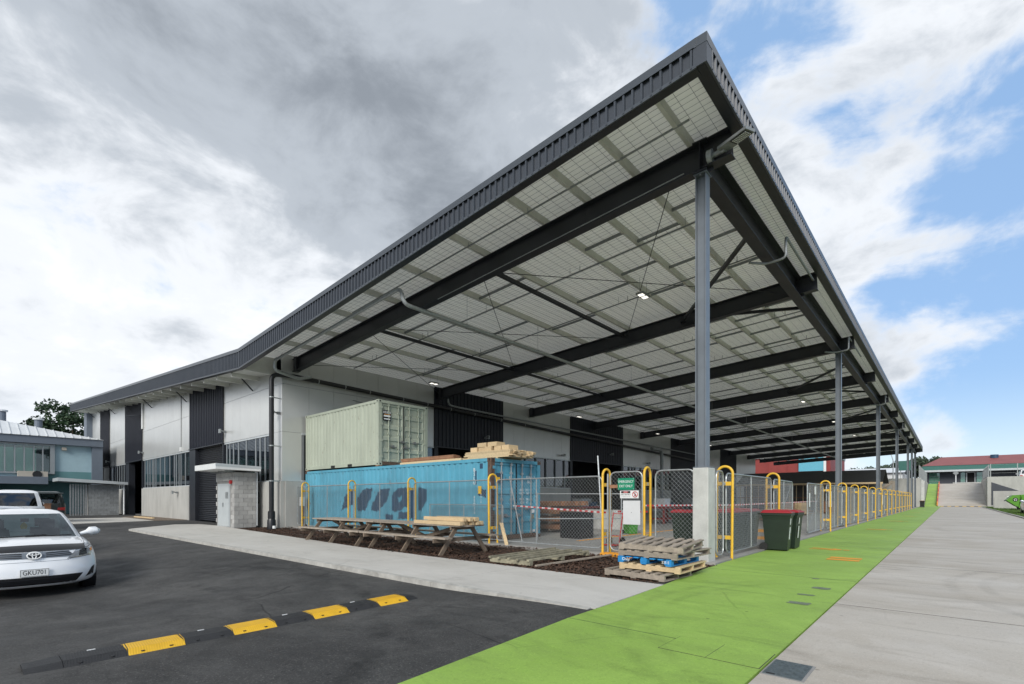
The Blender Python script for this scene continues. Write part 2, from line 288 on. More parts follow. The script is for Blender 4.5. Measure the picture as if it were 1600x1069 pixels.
# ---------------------------------------------------------------- mesh builder
class MB:
    def __init__(s): s.v = []; s.f = []; s.mi = []
    def quad(s, a, b, c, d, mi=0):
        n = len(s.v); s.v += [tuple(a), tuple(b), tuple(c), tuple(d)]; s.f.append((n, n+1, n+2, n+3)); s.mi.append(mi); return s
    def poly(s, pts, mi=0):
        n = len(s.v); s.v += [tuple(p) for p in pts]; s.f.append(tuple(range(n, n+len(pts)))); s.mi.append(mi); return s
    def hexa(s, p, mi=0):          # 8 points: bottom ring 0-3 (ccw from above), top ring 4-7
        n = len(s.v); s.v += [tuple(q) for q in p]
        for f in ((3, 2, 1, 0), (4, 5, 6, 7), (0, 1, 5, 4), (1, 2, 6, 5), (2, 3, 7, 6), (3, 0, 4, 7)):
            s.f.append(tuple(n+i for i in f)); s.mi.append(mi)
        return s
    def box(s, x0, x1, y0, y1, z0, z1, mi=0):
        return s.hexa([(x0, y0, z0), (x1, y0, z0), (x1, y1, z0), (x0, y1, z0), (x0, y0, z1), (x1, y0, z1), (x1, y1, z1), (x0, y1, z1)], mi)
    def bar(s, a, b, w, h, mi=0, up=(0, 0, 1)):   # square bar from a to b
        a = Vector(a); b = Vector(b); d = (b-a).normalized(); u = Vector(up)
        if abs(d.dot(u)) > .99: u = Vector((1, 0, 0))
        x = d.cross(u).normalized()*w/2; y = x.cross(d).normalized()*h/2
        return s.hexa([a-x-y, a+x-y, b+x-y, b-x-y, a-x+y, a+x+y, b+x+y, b-x+y], mi)
    def tube(s, pts, r, n=8, closed=False, mi=0, cap=True):
        pts = [Vector(p) for p in pts]; m = len(pts); base = len(s.v); prev = None
        for i, p in enumerate(pts):
            if closed: t = (pts[(i+1) % m]-pts[i-1]).normalized()
            elif i == 0: t = (pts[1]-p).normalized()
            elif i == m-1: t = (p-pts[-2]).normalized()
            else: t = ((pts[i+1]-p).normalized()+(p-pts[i-1]).normalized()).normalized()
            if prev is None:
                a = Vector((0, 0, 1)) if abs(t.z) < .9 else Vector((1, 0, 0)); x = t.cross(a).normalized()
            else: x = (prev-t*prev.dot(t)).normalized()
            prev = x; y = t.cross(x)
            rr = r[i] if isinstance(r, (list, tuple)) else r
            for k in range(n):
                a = 2*math.pi*k/n; s.v.append(tuple(p+x*math.cos(a)*rr+y*math.sin(a)*rr))
        for i in range(m if closed else m-1):
            j = (i+1) % m
            for k in range(n):
                s.f.append((base+i*n+k, base+i*n+(k+1) % n, base+j*n+(k+1) % n, base+j*n+k)); s.mi.append(mi)
        if cap and not closed:
            s.f.append(tuple(base+k for k in reversed(range(n)))); s.f.append(tuple(base+(m-1)*n+k for k in range(n))); s.mi += [mi, mi]
        return s
    def cyl(s, a, b, r, n=12, mi=0): return s.tube([a, b], r, n, mi=mi)
    def prism(s, poly, y0, y1, axis='y', mi=0):   # extrude a 2D polygon along an axis
        n = len(poly); b = len(s.v)
        def pt(p, t): return (p[0], t, p[1]) if axis == 'y' else (t, p[0], p[1]) if axis == 'x' else (p[0], p[1], t)
        s.v += [pt(p, y0) for p in poly]+[pt(p, y1) for p in poly]
        s.f.append(tuple(range(b, b+n))); s.f.append(tuple(reversed(range(b+n, b+2*n)))); s.mi += [mi, mi]
        for i in range(n): s.f.append((b+i, b+n+i, b+n+(i+1) % n, b+(i+1) % n)); s.mi.append(mi)
        return s
    def mesh(s, name, mats, smooth=False, fixn=True):
        me = bpy.data.meshes.new(name); me.from_pydata(s.v, [], s.f)
        for m in (mats if isinstance(mats, (list, tuple)) else [mats]): me.materials.append(MATS[m])
        if any(s.mi): me.polygons.foreach_set('material_index', s.mi)
        if fixn:
            bm = bmesh.new(); bm.from_mesh(me); bmesh.ops.recalc_face_normals(bm, faces=bm.faces); bm.to_mesh(me); bm.free()
        if smooth:
            me.polygons.foreach_set('use_smooth', [True]*len(me.polygons))
            try: me.set_sharp_from_angle(angle=R(smooth if smooth is not True else 40))
            except Exception: pass
        me.update(); return me
    def build(s, name, mats, parent=None, smooth=False, world=True, fixn=True):
        if parent is not None and world:
            L = parent['_base']; s.v = [(x-L[0], y-L[1], z-L[2]) for x, y, z in s.v]
        return link(name, s.mesh(name, mats, smooth, fixn), parent)
def link(name, data, parent=None, loc=(0, 0, 0), rot=(0, 0, 0), scale=(1, 1, 1)):
    o = bpy.data.objects.new(name, data); COL.objects.link(o); o.location = loc; o.rotation_euler = rot; o.scale = scale
    if parent is not None: o.parent = parent; o['_base'] = parent['_base']
    else: o['_base'] = (0, 0, 0)
    return o
def tag(o, label, cat, group=None, kind=None):
    o['label'] = label
    if cat: o['category'] = cat
    if group: o['group'] = group
    if kind: o['kind'] = kind
    return o
def thing(name, label, cat, loc=(0, 0, 0), rz=0, group=None, local=False):
    o = bpy.data.objects.new(name, None); COL.objects.link(o); o.location = loc; o.rotation_euler = (0, 0, rz); o.empty_display_size = .2
    o['_base'] = (0, 0, 0) if local else tuple(loc)
    return tag(o, label, cat, group)
def struct(o): o['kind'] = 'structure'; return o
def copy_tree(o, parent=None):
    c = o.copy(); COL.objects.link(c); c.parent = parent
    for ch in o.children: copy_tree(ch, c)
    return c
def text(name, body, m, parent, loc, rot, size, ext=.002, sx=1.0, line=1.0):
    cu = bpy.data.curves.new(name, 'FONT'); cu.body = body; cu.size = size; cu.extrude = ext; cu.align_x = 'CENTER'; cu.align_y = 'CENTER'; cu.space_line = line
    cu.resolution_u = 3
    tmp = bpy.data.objects.new('tmp', cu); me = bpy.data.meshes.new_from_object(tmp); bpy.data.objects.remove(tmp); bpy.data.curves.remove(cu)
    me.materials.clear(); me.materials.append(MATS[m])
    b = parent['_base'] if parent is not None else (0, 0, 0)
    return link(name, me, parent, tuple(loc[i]-b[i] for i in range(3)), rot, (sx, 1, 1))
FACE_U = (R(90), 0, R(-90))      # lettering that faces -X
FACE_V = (R(90), 0, 0)           # lettering that faces -Y
def ORD(i): return ['first', 'second', 'third', 'fourth', 'fifth', 'sixth', 'seventh', 'eighth', 'ninth', 'tenth', 'eleventh', 'twelfth', 'thirteenth', 'fourteenth', 'fifteenth', 'sixteenth', 'seventeenth', 'eighteenth', 'nineteenth', 'twentieth', 'twenty-first', 'twenty-second', 'twenty-third', 'twenty-fourth'][i]
def ibeam(mb, a, b, depth, width, tf=.022, tw=.014, mi=0):   # I section from a to b, points are the top centre line
    a = Vector(a); b = Vector(b); d = (b-a).normalized(); x = d.cross(Vector((0, 0, 1))).normalized(); up = x.cross(d).normalized()
    for off, w, h in ((-tf/2, width, tf), (-depth+tf/2, width, tf)):
        mb.bar(a+up*off, b+up*off, w, h, mi, up=up)
    mb.bar(a-up*depth/2, b-up*depth/2, tw, depth-2*tf, mi, up=up); return mb
def ribbed(mb, pts, normal, pitch, ribw, depth, mi=0):
    # pts: function t -> (base point bottom, top) ; t runs in metres 0..L ; ribs stick out along normal
    f, L = pts; n = Vector(normal); t = 0; prof = []
    while t < L-1e-6:
        for dt, dd in ((0, 0), (ribw*.2, depth), (ribw*.8, depth), (ribw, 0)):
            if t+dt <= L: prof.append((t+dt, dd))
        t += pitch
    prof.append((L, 0)); b = len(mb.v)
    for (t, dd) in prof:
        lo, hi = f(t); mb.v += [tuple(Vector(lo)+n*dd), tuple(Vector(hi)+n*dd)]
    for i in range(len(prof)-1):
        k = b+2*i; mb.f.append((k, k+2, k+3, k+1)); mb.mi.append(mi)
    return mb
# ================================================================ the setting
def pix_v(x, u0):      # Y of the point at photo column x on the plane X = u0
    t = (x-800)/772.; ur, uf = .66318, .74850
    return u0*(uf*-t+ur)/(ur*t+uf)
def pix_u(x, v0):
    t = (x-800)/772.; ur, uf = .66318, .74850
    return v0*(ur*t+uf)/(uf*-t+ur)
def sm(a, b, x): t = max(0., min(1., (x-a)/(b-a))); return t*t*(3-2*t)
def asphalt_z(u, v):
    z = -.012-.075*sm(3.2, 6.5, v)
    drop = .32*sm(4.5, 11.5, v)*(1-sm(20, 32, v))
    return z-drop*(1-sm(1.0, 4.9, u))+.05*sm(28, 34, v)
g = MB().quad((-1500, -1500, -.7), (3000, -1500, -.7), (3000, 3000, -.7), (-1500, 3000, -.7)).build('ground', 'ground_far'); struct(g)
def green_edge(u): return 2.98+.26*sm(1.5, 5.2, u)+.33*sm(5.2, 11, u)
mb = MB(); us = [-40+i*1.0 for i in range(34)]+[-6+i*.45 for i in range(37)]; us = [u for u in us if u < 10]+[10.0]
nv = 90
for i, u in enumerate(us):
    v0 = green_edge(u) if u > -3 else 2.9
    for j in range(nv+1):
        v = v0+(80-v0)*(j/nv)**1.7; mb.v.append((u, v, asphalt_z(u, v)))
for i in range(len(us)-1):
    for j in range(nv):
        a = i*(nv+1)+j; mb.f.append((a, a+nv+1, a+nv+2, a+1)); mb.mi.append(0)
struct(mb.build('asphalt_yard', 'asphalt', smooth=True))
# concrete driveway: slabs with saw-cut joints
dw = MB().box(-14, 113, -3.7, 1.12, -.2, -.025).build('driveway', 'joint_dark'); struct(dw)
JU = 5.07
k = -5
while 7.5+JU*k < 112:
    a, b = max(-14, 7.5+JU*(k-1)), min(112.4, 7.5+JU*k)
    if b > a: MB().box(a+.006, b-.006, -3.7, 1.10, -.15, 0).build('slab', 'concrete_drive', dw); MB().box(b-.011, b+.011, -3.69, 1.095, -.02, .0015).build('joint_sealant', 'joint_stain', dw)
    k += 1
gp = MB().box(-6, 112.4, 1.14, 3.0, -.2, -.025).build('green_footpath', 'joint_dark'); struct(gp)
k = -3
while 4.6+JU*k < 112:
    a, b = max(-6, 4.6+JU*(k-1)), min(112.4, 4.6+JU*k)
    if b > a+.1:
        m = MB(); c = [a+.0045+(b-a-.009)*i/4 for i in range(5)]
        for p, q in zip(c, c[1:]):
            m.hexa([(p, 1.118, -.15), (q, 1.118, -.15), (q, green_edge(q), -.15), (p, green_edge(p), -.15), (p, 1.118, .004), (q, 1.118, .004), (q, green_edge(q), .004), (p, green_edge(p), .004)])
        m.build('slab', 'green_paint', gp); MB().box(b-.008, b+.008, 1.13, green_edge(b)-.01, -.02, .0052).build('joint_sealant', 'joint_green', gp)
    k += 1
# bare patches where stencils were ground off, orange stencils
def flat(name, polys, m, parent, z=.008):
    mb = MB()
    for p in polys: mb.poly([(x, y, z) for x, y in p])
    return mb.build(name, m, parent)
for cu, cv, w, d in ((9.57, 1.68, .08, .10), (8.6, 1.44, .16, .22), (7.88, 1.5, .08, .20), (7.2, 1.45, .15, .24)):
    flat('worn_patch', [[(cu+w*.62*math.copysign(abs(math.cos(a*.2618))**.4, math.cos(a*.2618))*random.uniform(.8, 1.1), cv+d*.55*math.copysign(abs(math.sin(a*.2618))**.4, math.sin(a*.2618))*random.uniform(.88, 1.08)) for a in range(24)]], 'worn_paint', gp)
def walker(cu, cv, s, parent):      # small walking figure stencil, head towards +Y side
    P = lambda pts: [(cu+s*a, cv+s*b) for a, b in pts]
    flat('walking_mark', [P([(-.10, -.62), (.10, -.62), (.12, -.42), (-.12, -.42)]), P([(-.12, -.36), (.16, -.36), (.22, .12), (-.16, .12)]),
          P([(.16, -.34), (.42, -.08), (.36, .02), (.14, -.18)]), P([(-.12, -.34), (-.40, -.02), (-.34, .06), (-.12, -.14)]),
          P([(-.16, .12), (.02, .12), (-.22, .72), (-.36, .68)]), P([(.02, .12), (.22, .12), (.40, .66), (.24, .72)])], 'orange_paint', parent, .009)
walker(15.35, 2.35, .66, gp)
for du in (0, .42): flat('bar_mark', [[(12.75+du, 1.45), (13.02+du, 1.45), (13.02+du, 2.05), (12.75+du, 2.05)]], 'orange_paint', gp, .009)
for cu in (26.5, 37.0, 48.0, 60, 74, 92): walker(cu, 2.25, .7, gp)
# steel plate over a drain by the green path, cast cover in the green paint
dg = thing('drain_cover', 'checker-plate steel drain cover set in the concrete beside the green path', 'drain cover', (4.34, .95, 0))
MB().box(4.12, 4.57, .80, 1.10, -.01, .004).build('frame', 'mortar', dg)
pm = MB().box(4.14, 4.55, .82, 1.085, -.01, .009)
for i in range(9):
    for j in range(6):
        x = 4.16+i*.045; y = .84+j*.045; s = 1 if (i+j) % 2 else -1
        pm.bar((x, y-.012*s, .0095), (x+.02, y+.012*s, .0095), .006, .004)
pm.build('plate', 'drain', dg); MB().box(4.145, 4.16, 1.0, 1.06, .009, .013).build('handle_slot', 'sign_black', dg)
mc = thing('manhole_cover', 'rectangular cover set in the green path and painted over with it', 'manhole cover', (4.45, 1.55, 0))
MB().box(4.21, 4.70, 1.125, 1.97, -.02, .0062).build('frame', 'joint_dark', mc); MB().box(4.216, 4.694, 1.131, 1.964, -.02, .0078).build('plate', 'green_paint', mc); MB().box(4.215, 4.695, 1.546, 1.55, .0078, .0084).build('seam', 'joint_dark', mc)
# grey footpath in front of the planting bed: slabs and kerb
fp = MB().poly([(5.24, 3.3, -.03), (7.35, 3.45, -.03), (7.38, 11, -.03), (8.12, 20, -.03), (8.5, 24, -.03), (8.5, 29.5, -.03), (7.4, 29.8, -.03), (5.3, 27.4, -.03)]).build('footpath', 'joint_dark'); struct(fp)
def fin(v): return 7.37 if v < 11 else 7.37+(v-11)*.083
vs = [3.3, 6.3, 9.3, 12.3, 15.3, 18.3, 21.3, 24.3, 27.4]
for i, (a, b) in enumerate(zip(vs, vs[1:])):
    a2, b2 = a+(.006 if i else 0), b-.006
    MB().hexa([(5.23, a2+(-.04 if not i else 0), -.1), (fin(a), a2+(.05 if not i else 0), -.1), (fin(b), b2, -.1), (5.23, b2, -.1), (5.23, a2+(-.04 if not i else 0), 0), (fin(a), a2+(.05 if not i else 0), 0), (fin(b), b2, 0), (5.23, b2, 0)]).build('slab', 'concrete_path', fp)
MB().prism([(5.23, 27.406), (fin(27.4), 27.406), (8.55, 29.6), (7.6, 30.2)], -.1, 0, 'z').build('slab', 'concrete_path', fp)
vv = 3.32
while vv < 27.2:
    e = min(27.4, vv+1.5)
    MB().hexa([(5.12, vv+.004, -.3), (5.225, vv+.004, -.3), (5.225, e-.004, -.3), (5.12, e-.004, -.3), (5.14, vv+.004, -.006), (5.225, vv+.004, .003), (5.225, e-.004, .003), (5.14, e-.004, -.006)]).build('kerb', 'concrete_kerb', fp); vv += 1.5
struct(MB().prism([(4.3, 35.5), (8.2, 37.0), (8.2, 44.5), (4.8, 45.0)], -.12, -.02, 'z').build('apron', 'concrete_path'))
struct(MB().prism([(8.2, 37.2), (9.95, 36.7), (9.95, 48.2), (8.2, 46)], -.12, -.015, 'z').build('gravel_strip', 'timber_leg'))
# planting bed with bark mulch
def bed_z(u, v): return -.035+.03*math.sin(u*2.1+v*1.3)*math.sin(v*.9)+.012*math.sin(u*9+v*7)
mb = MB(); nu, nvv = 16, 90
for i in range(nu+1):
    for j in range(nvv+1):
        va = green_edge(7.4+2.9*i/nu)+.012; v = va+(24.6-va)*j/nvv; u0 = fin(v)+.006; u = u0+(10.34-u0)*i/nu; mb.v.append((u, v, bed_z(u, v) if 0 < i < nu else -.05))
for i in range(nu):
    for j in range(nvv):
        a = i*(nvv+1)+j; mb.f.append((a, a+nvv+1, a+nvv+2, a+1)); mb.mi.append(0)
struct(mb.build('planting_bed', 'mulch_soil', smooth=True))
rng = random.Random(3); mb = MB()
for _ in range(22000):
    v = 3.52+20.8*rng.random()**1.5; u0 = fin(v)-.03; u = u0+(10.38-u0)*rng.random(); z = bed_z(u, v)+.008+.02*rng.random()
    L = .016+.04*rng.random()**2; w = .006+.012*rng.random(); a = rng.random()*6.3; t = rng.uniform(-.5, .5)
    dx, dy = math.cos(a)*L, math.sin(a)*L; ex, ey = -math.sin(a)*w, math.cos(a)*w
    mb.quad((u-dx-ex, v-dy-ey, z-t*L), (u+dx-ex, v+dy-ey, z+t*L), (u+dx*.9+ex, v+dy*.9+ey, z+t*L+.006), (u-dx*.8+ex, v-dy*.8+ey, z-t*L+.006))
bk = mb.build('bark_mulch', 'bark', fixn=False); tag(bk, 'dark brown bark chips covering the planting bed', 'mulch', kind='stuff')
# concrete floor under the canopy
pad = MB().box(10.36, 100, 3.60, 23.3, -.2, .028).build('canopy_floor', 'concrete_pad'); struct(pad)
for u0 in [14.5+4.3*i for i in range(18)]: MB().box(u0, u0+.012, 3.6, 22.9, .026, .0295).build('joint', 'mortar', pad)
for (a, b, c, d) in ((12.9, 30, 8.6, 8.75), (12.9, 30, 13.6, 13.75), (17.3, 18.6, 4.4, 5.3), (21.0, 23.0, 5.4, 6.6), (34, 60, 9, 9.15)): MB().box(a, b, c, d, .027, .032).build('floor_mark', 'orange_paint', pad)
MB().box(10.30, 10.62, 5.24, 6.3, -.1, .045).build('threshold', 'orange_paint', pad)
struct(MB().box(60, 112.0, 23.4, 140, -.3, -.03).build('rear_yard', 'asphalt')); struct(MB().box(100.02, 112.0, 3.62, 23.38, -.3, -.025).build('side_yard', 'asphalt'))
# verge on the right with its kerb
vg = MB(); 
for i in range(30):
    a = 18+i*3.1; vg.quad((a, -3.85, .05), (a+3.1, -3.85, .05), (a+3.1, -40, .12), (a, -40, .12))
struct(vg.build('verge', 'grass'))
kb = MB().box(18, 109, -3.86, -3.71, -.2, .07).build('verge_kerb', 'concrete_kerb'); struct(kb)
mb = MB(); rng = random.Random(5)
for _ in range(16000):
    u = 40+60*rng.random(); v = -3.9-9*rng.random()**2; h = .05+.12*rng.random(); a = rng.random()*6.3
    mb.poly([(u-.02*math.cos(a), v-.02*math.sin(a), .05), (u+.02*math.cos(a), v+.02*math.sin(a), .05), (u+.04*rng.uniform(-1, 1), v+.04*rng.uniform(-1, 1), .05+h)])
tag(mb.build('grass_blades', 'grass', fixn=False), 'short rough grass on the verge beyond the driveway', 'grass', kind='stuff')
# ramp up to the upper yard
def rz_(u): return 4.35*sm(0, 1, 0) if u < 112 else min(4.35, (u-112)*4.35/21.5)
rp = MB()
for a, b in ((112.4, 123), (123, 133.5)): rp.hexa([(a, -4.6, -.5), (b, -4.6, -.5), (b, 1.55, -.5), (a, 1.55, -.5), (a, -4.6, rz_(a)), (b, -4.6, rz_(b)), (b, 1.55, rz_(b)), (a, 1.55, rz_(a))])
struct(rp.build('ramp', 'concrete_drive'))
rg = MB().hexa([(112.4, 1.7, -.5), (133.5, 1.7, -.5), (133.5, 3.3, -.5), (112.4, 3.3, -.5), (112.4, 1.7, .03), (133.5, 1.7, 4.36), (133.5, 3.3, 4.36), (112.4, 3.3, .03)]).build('ramp_footpath', 'green_paint'); struct(rg)
for a in (115.5, 121, 127, 132): 
    z = rz_(a)+.06; MB().quad((a, 2.2, z-.12), (a+1.2, 2.2, z+.12), (a+1.2, 2.8, z+.12), (a, 2.8, z-.12)).build('arrow_mark', 'orange_paint', rg)
struct(MB().box(133.5, 420, -120, 120, -.5, 4.35).build('upper_yard', 'asphalt'))
struct(MB().box(112.9, 133.5, -120, -4.95, -.5, 4.3).build('upper_terrace', 'asphalt'))
struct(MB().box(112.3, 133.5, 3.75, 120, -.5, 4.3).build('left_terrace', 'ground_far'))
er = thing('ramp_edge_rail', 'low orange and white striped rail along the ramp beside the green strip', 'rail', (112.4, 1.62, 0))
for i in range(14):
    a = 112.5+i*1.5; z = rz_(a); MB().hexa([(a, 1.56, z), (a+1.46, 1.56, z+.28), (a+1.46, 1.69, z+.28), (a, 1.69, z), (a, 1.56, z+.45), (a+1.46, 1.56, z+.75), (a+1.46, 1.69, z+.75), (a, 1.69, z+.45)]).build('rail_block', 'tape_red' if i % 3 else 'orange_paint', er)
# ================================================================ warehouse and canopy
UF, VF = 8.57, 3.15                     # outer faces of the fascia
U1, UN = 8.72, 98.6
def zdeck(v): return 9.19-.0555*(v-3.15)
def zmain(v): return 8.03+.0764*(v-24.05)
def ftop(v): return 9.34-.0576*(v-3.16) if v < 24.1 else 8.135+.0764*(v-24.1)
def fbot(v): return 8.84-.0772*(v-3.15) if v < 24.1 else 7.222+.0772*(v-24.1)
VE = 73.2
cn = thing('steel_canopy', 'large open steel canopy with white underside, dark beams and ribbed charcoal fascia', 'canopy', (10.59, 3.95, 0))
# --- roof sheet, lining, wire mesh
m = MB(); nu = 60
m.quad((U1, VF+.1, zdeck(VF)-.02), (UN, VF+.1, zdeck(VF)-.02), (UN, 23.95, zdeck(23.95)-.02), (U1, 23.95, zdeck(23.95)-.02)); m.build('roof_lining', 'lining', cn)
wm = MB(); u = U1+.07
while u < 66:
    w = .004
    j = random.uniform(-.012, .012)
    wm.bar((u+j, VF+.15, zdeck(VF+.15)-.032), (u-j, 23.1, zdeck(23.1)-.032), w, .004); u += .15
v = VF+.22
while v < 23.1: wm.bar((U1, v, zdeck(v)-.036), (66, v, zdeck(v)-.036), .0055, .004); v += .30
o = wm.build('safety_mesh', 'wire_dark', cn); o['kind'] = 'stuff'
# --- purlins
PV = [4.14, 5.44, 6.78, 8.1, 10.32, 12.56, 14.8, 16.95, 19.1, 21.25]
for v in PV:
    z = zdeck(v)-.045; m = MB().box(U1, UN, v, v+.012, z-.19, z).box(U1, UN, v+.012, v+.085, z-.19, z-.178); m.build('purlin', 'purlin', cn)
# --- rafters, eave beam, columns
RU = [10.59+8.65*i for i in range(11)]
for i, u in enumerate(RU):
    m = MB(); ibeam(m, (u, 3.35, zdeck(3.35)-.235), (u, 23.6, zdeck(23.6)-.235), .58, .25)
    for v in (7.0, 11.0, 15, 19, 22.7): m.bar((u, v, zdeck(v)-.26), (u, v, zdeck(v)-.79), .2, .02, up=(1, 0, 0))
    m.bar((u, 22.75, zdeck(22.75)-.17), (u, 22.75, zdeck(22.75)-.85), .27, .22, up=(1, 0, 0))
    r = m.build('rafter', 'steel_dark', cn)
    if i == 0: MB().bar((10.46, 4.3, 8.37), (10.46, 12.5, zdeck(12.5)-.82), .02, .02).build('conduit', 'galv', r)
m = MB(); ibeam(m, (10.4, 3.95, 8.90), (UN-.3, 3.95, 8.90), .66, .30, .028); m.build('eave_beam', 'steel_dark', cn)
for u in RU: MB().bar((u, 3.79, 8.9), (u, 3.79, 8.26), .02, .14, up=(0, 1, 0)).build('stiffener', 'steel_dark', cn)
CU = [10.59, 27.85, 45.15, 62.4, 79.7, 88.4, 97.0]
pl = MB(); 
pl.hexa([(10.38, 3.75, -.05), (10.80, 3.75, -.05), (10.80, 4.09, -.05), (10.38, 4.09, -.05), (10.385, 3.755, 2.0), (10.795, 3.755, 2.0), (10.795, 4.085, 2.0), (10.385, 4.085, 2.0)])
po = pl.build('concrete_plinth', 'concrete_plinth', cn)
bv = po.modifiers.new('bevel', 'BEVEL'); bv.width = .02; bv.segments = 2
MB().box(10.39, 10.79, 3.76, 4.08, 2.0, 2.018).build('base_plate', 'steel_column', po)
for i, u in enumerate(CU):
    z0 = 2.018 if i == 0 else .03; z1 = 8.24; m = MB()
    for s in (-1, 1): m.box(u-.11, u+.11, 3.95+s*.105-.009, 3.95+s*.105+.009, z0, z1)
    m.box(u-.006, u+.006, 3.95-.096, 3.95+.096, z0, z1); m.box(u-.15, u+.15, 3.81, 4.09, z1-.022, z1-.001)
    c = m.build('column', 'steel_column', cn)
    for s in (-1, 1): MB().box(u+s*.10-.02, u+s*.10+.02, 3.93, 3.97, z1-.05, z1-.022).build('bolt', 'galv_dull', c)
    if i: MB().box(u-.2, u+.2, 3.75, 4.15, .028, .05).build('base_plate', 'steel_dark', c)
# --- struts, plan bracing, rods, bridging
for v in (10.55, 16.9):
    for a, b in zip(RU, RU[1:]):
        if v > 12 and a > 40: continue
        if a > 15 and v < 12: continue
        z = zdeck(v)-.42; MB().bar((a+.1, v, z), (b-.1, v, z), .11, .11).build('strut', 'steel_dark', cn)
for k in range(0, 4):
    ur = RU[1+2*k]
    for du in (-4.9, 2.3 if k == 0 else 4.9):
        MB().bar((ur+du, 4.0, 8.62), (ur+(.02 if du > 0 else -.02), 8.0 if du < 0 else 6.9, zdeck(8)-.55), .10, .10).build('plan_brace', 'steel_dark', cn)
for (a, b, v0, v1) in ((0, 1, 4.6, 10.4), (0, 1, 10.7, 4.6), (0, 1, 10.7, 16.8), (0, 1, 16.8, 10.7), (0, 1, 17.0, 22.8), (0, 1, 22.8, 17.0), (4, 5, 10.7, 16.8), (4, 5, 16.8, 10.7)):
    MB().tube([(RU[a]+.06, v0, zdeck(v0)-.5), (RU[b]-.06, v1, zdeck(v1)-.5)], .011, 6).build('brace_rod', 'steel_dark', cn)
rng = random.Random(11)
for bi in range(9):
    for q, f in enumerate((.25, .5, .75)):
        u = RU[bi]+8.65*f
        for gi in range(len(PV)-1):
            if (gi+q) % 2 and gi > 2: continue
            v0, v1 = PV[gi]+.05, PV[gi+1]-.02; uu = u+(.35 if gi % 2 else -.35); z0, z1 = zdeck(v0)-.20, zdeck(v1)-.20
            MB().bar((uu, v0, z0), (uu, v1, z1), .05, .075).build('bridging', 'galv_dull', cn)
# --- pipes: sprinkler ranges with droppers, a galvanised main along the canopy
for bi in range(9):
    for f in ((.36, .82) if bi else (.30, .66)):
        u = RU[bi]+8.65*f; m = MB(); m.tube([(u, 4.4, zdeck(4.4)-.31), (u, 22.2, zdeck(22.2)-.31)], .024, 6)
        for v in (5.0, 8.8, 12.6, 16.4, 20.2): m.tube([(u, v, zdeck(v)-.30), (u, v, zdeck(v)-.13)], .012, 5); m.tube([(u+.03, v+.4, zdeck(v)-.35), (u+.03, v+.4, zdeck(v)-.06)], .008, 4)
        m.build('sprinkler_pipe', 'galv_dull', cn)
m = MB().tube([(9.75, 3.9, 8.93), (9.75, 16.5, zdeck(16.5)-.24)], .024, 6)
for v in (5.4, 8.1, 10.3, 12.5): m.tube([(9.75, v, zdeck(v)-.27), (9.75, v, zdeck(v)-.12)], .01, 4)
m.build('sprinkler_pipe', 'galv', cn)
def bend(a, c, b, r, n=5):           # points of a rounded corner at c
    a, c, b = Vector(a), Vector(c), Vector(b); d1 = (a-c).normalized()*r; d2 = (b-c).normalized()*r
    return [tuple((1-t)**2*(c+d1)+2*t*(1-t)*c+t*t*(c+d2)) for t in [i/n for i in range(n+1)]]
def route(pts, r):
    out = [pts[0]]
    for a, c, b in zip(pts, pts[1:], pts[2:]): out += bend(a, c, b, r)
    return out+[pts[-1]]
PZ = 7.42
m = MB().tube(route([(9.32, 21.95, 7.42), (9.32, 12.95, 7.98), (9.32, 12.75, PZ), (96, 12.75, PZ)], .22), .062, 10)
for u in range(12, 90, 4): m.tube([(u, 12.75, PZ), (u, 12.75, zdeck(12.75)-.2)], .008, 4); m.tube([(u-.02, 12.75, PZ), (u+.02, 12.75, PZ)], .078, 10)
m.build('galvanised_main', 'galv', cn)
MB().tube(route([(9.32, 21.9, 7.43), (9.32, 22.15, 7.41), (9.32, 22.15, 6.98), (10.6, 22.6, 6.9), (11.2, 22.62, 7.1)], .18), .075, 10).build('galvanised_elbow', 'galv', cn)
# gutter pipe with U bends along the eave beam
for u in (15.5, 27.0, 44.2, 61.5):
    MB().tube(route([(u+4.2, 3.45, 8.72), (u, 3.45, 8.72), (u, 3.45, 8.12), (u, 3.95, 8.10), (u-.4, 4.3, 8.1)], .12), .035, 8).build('drain_pipe', 'galv_dull', cn)
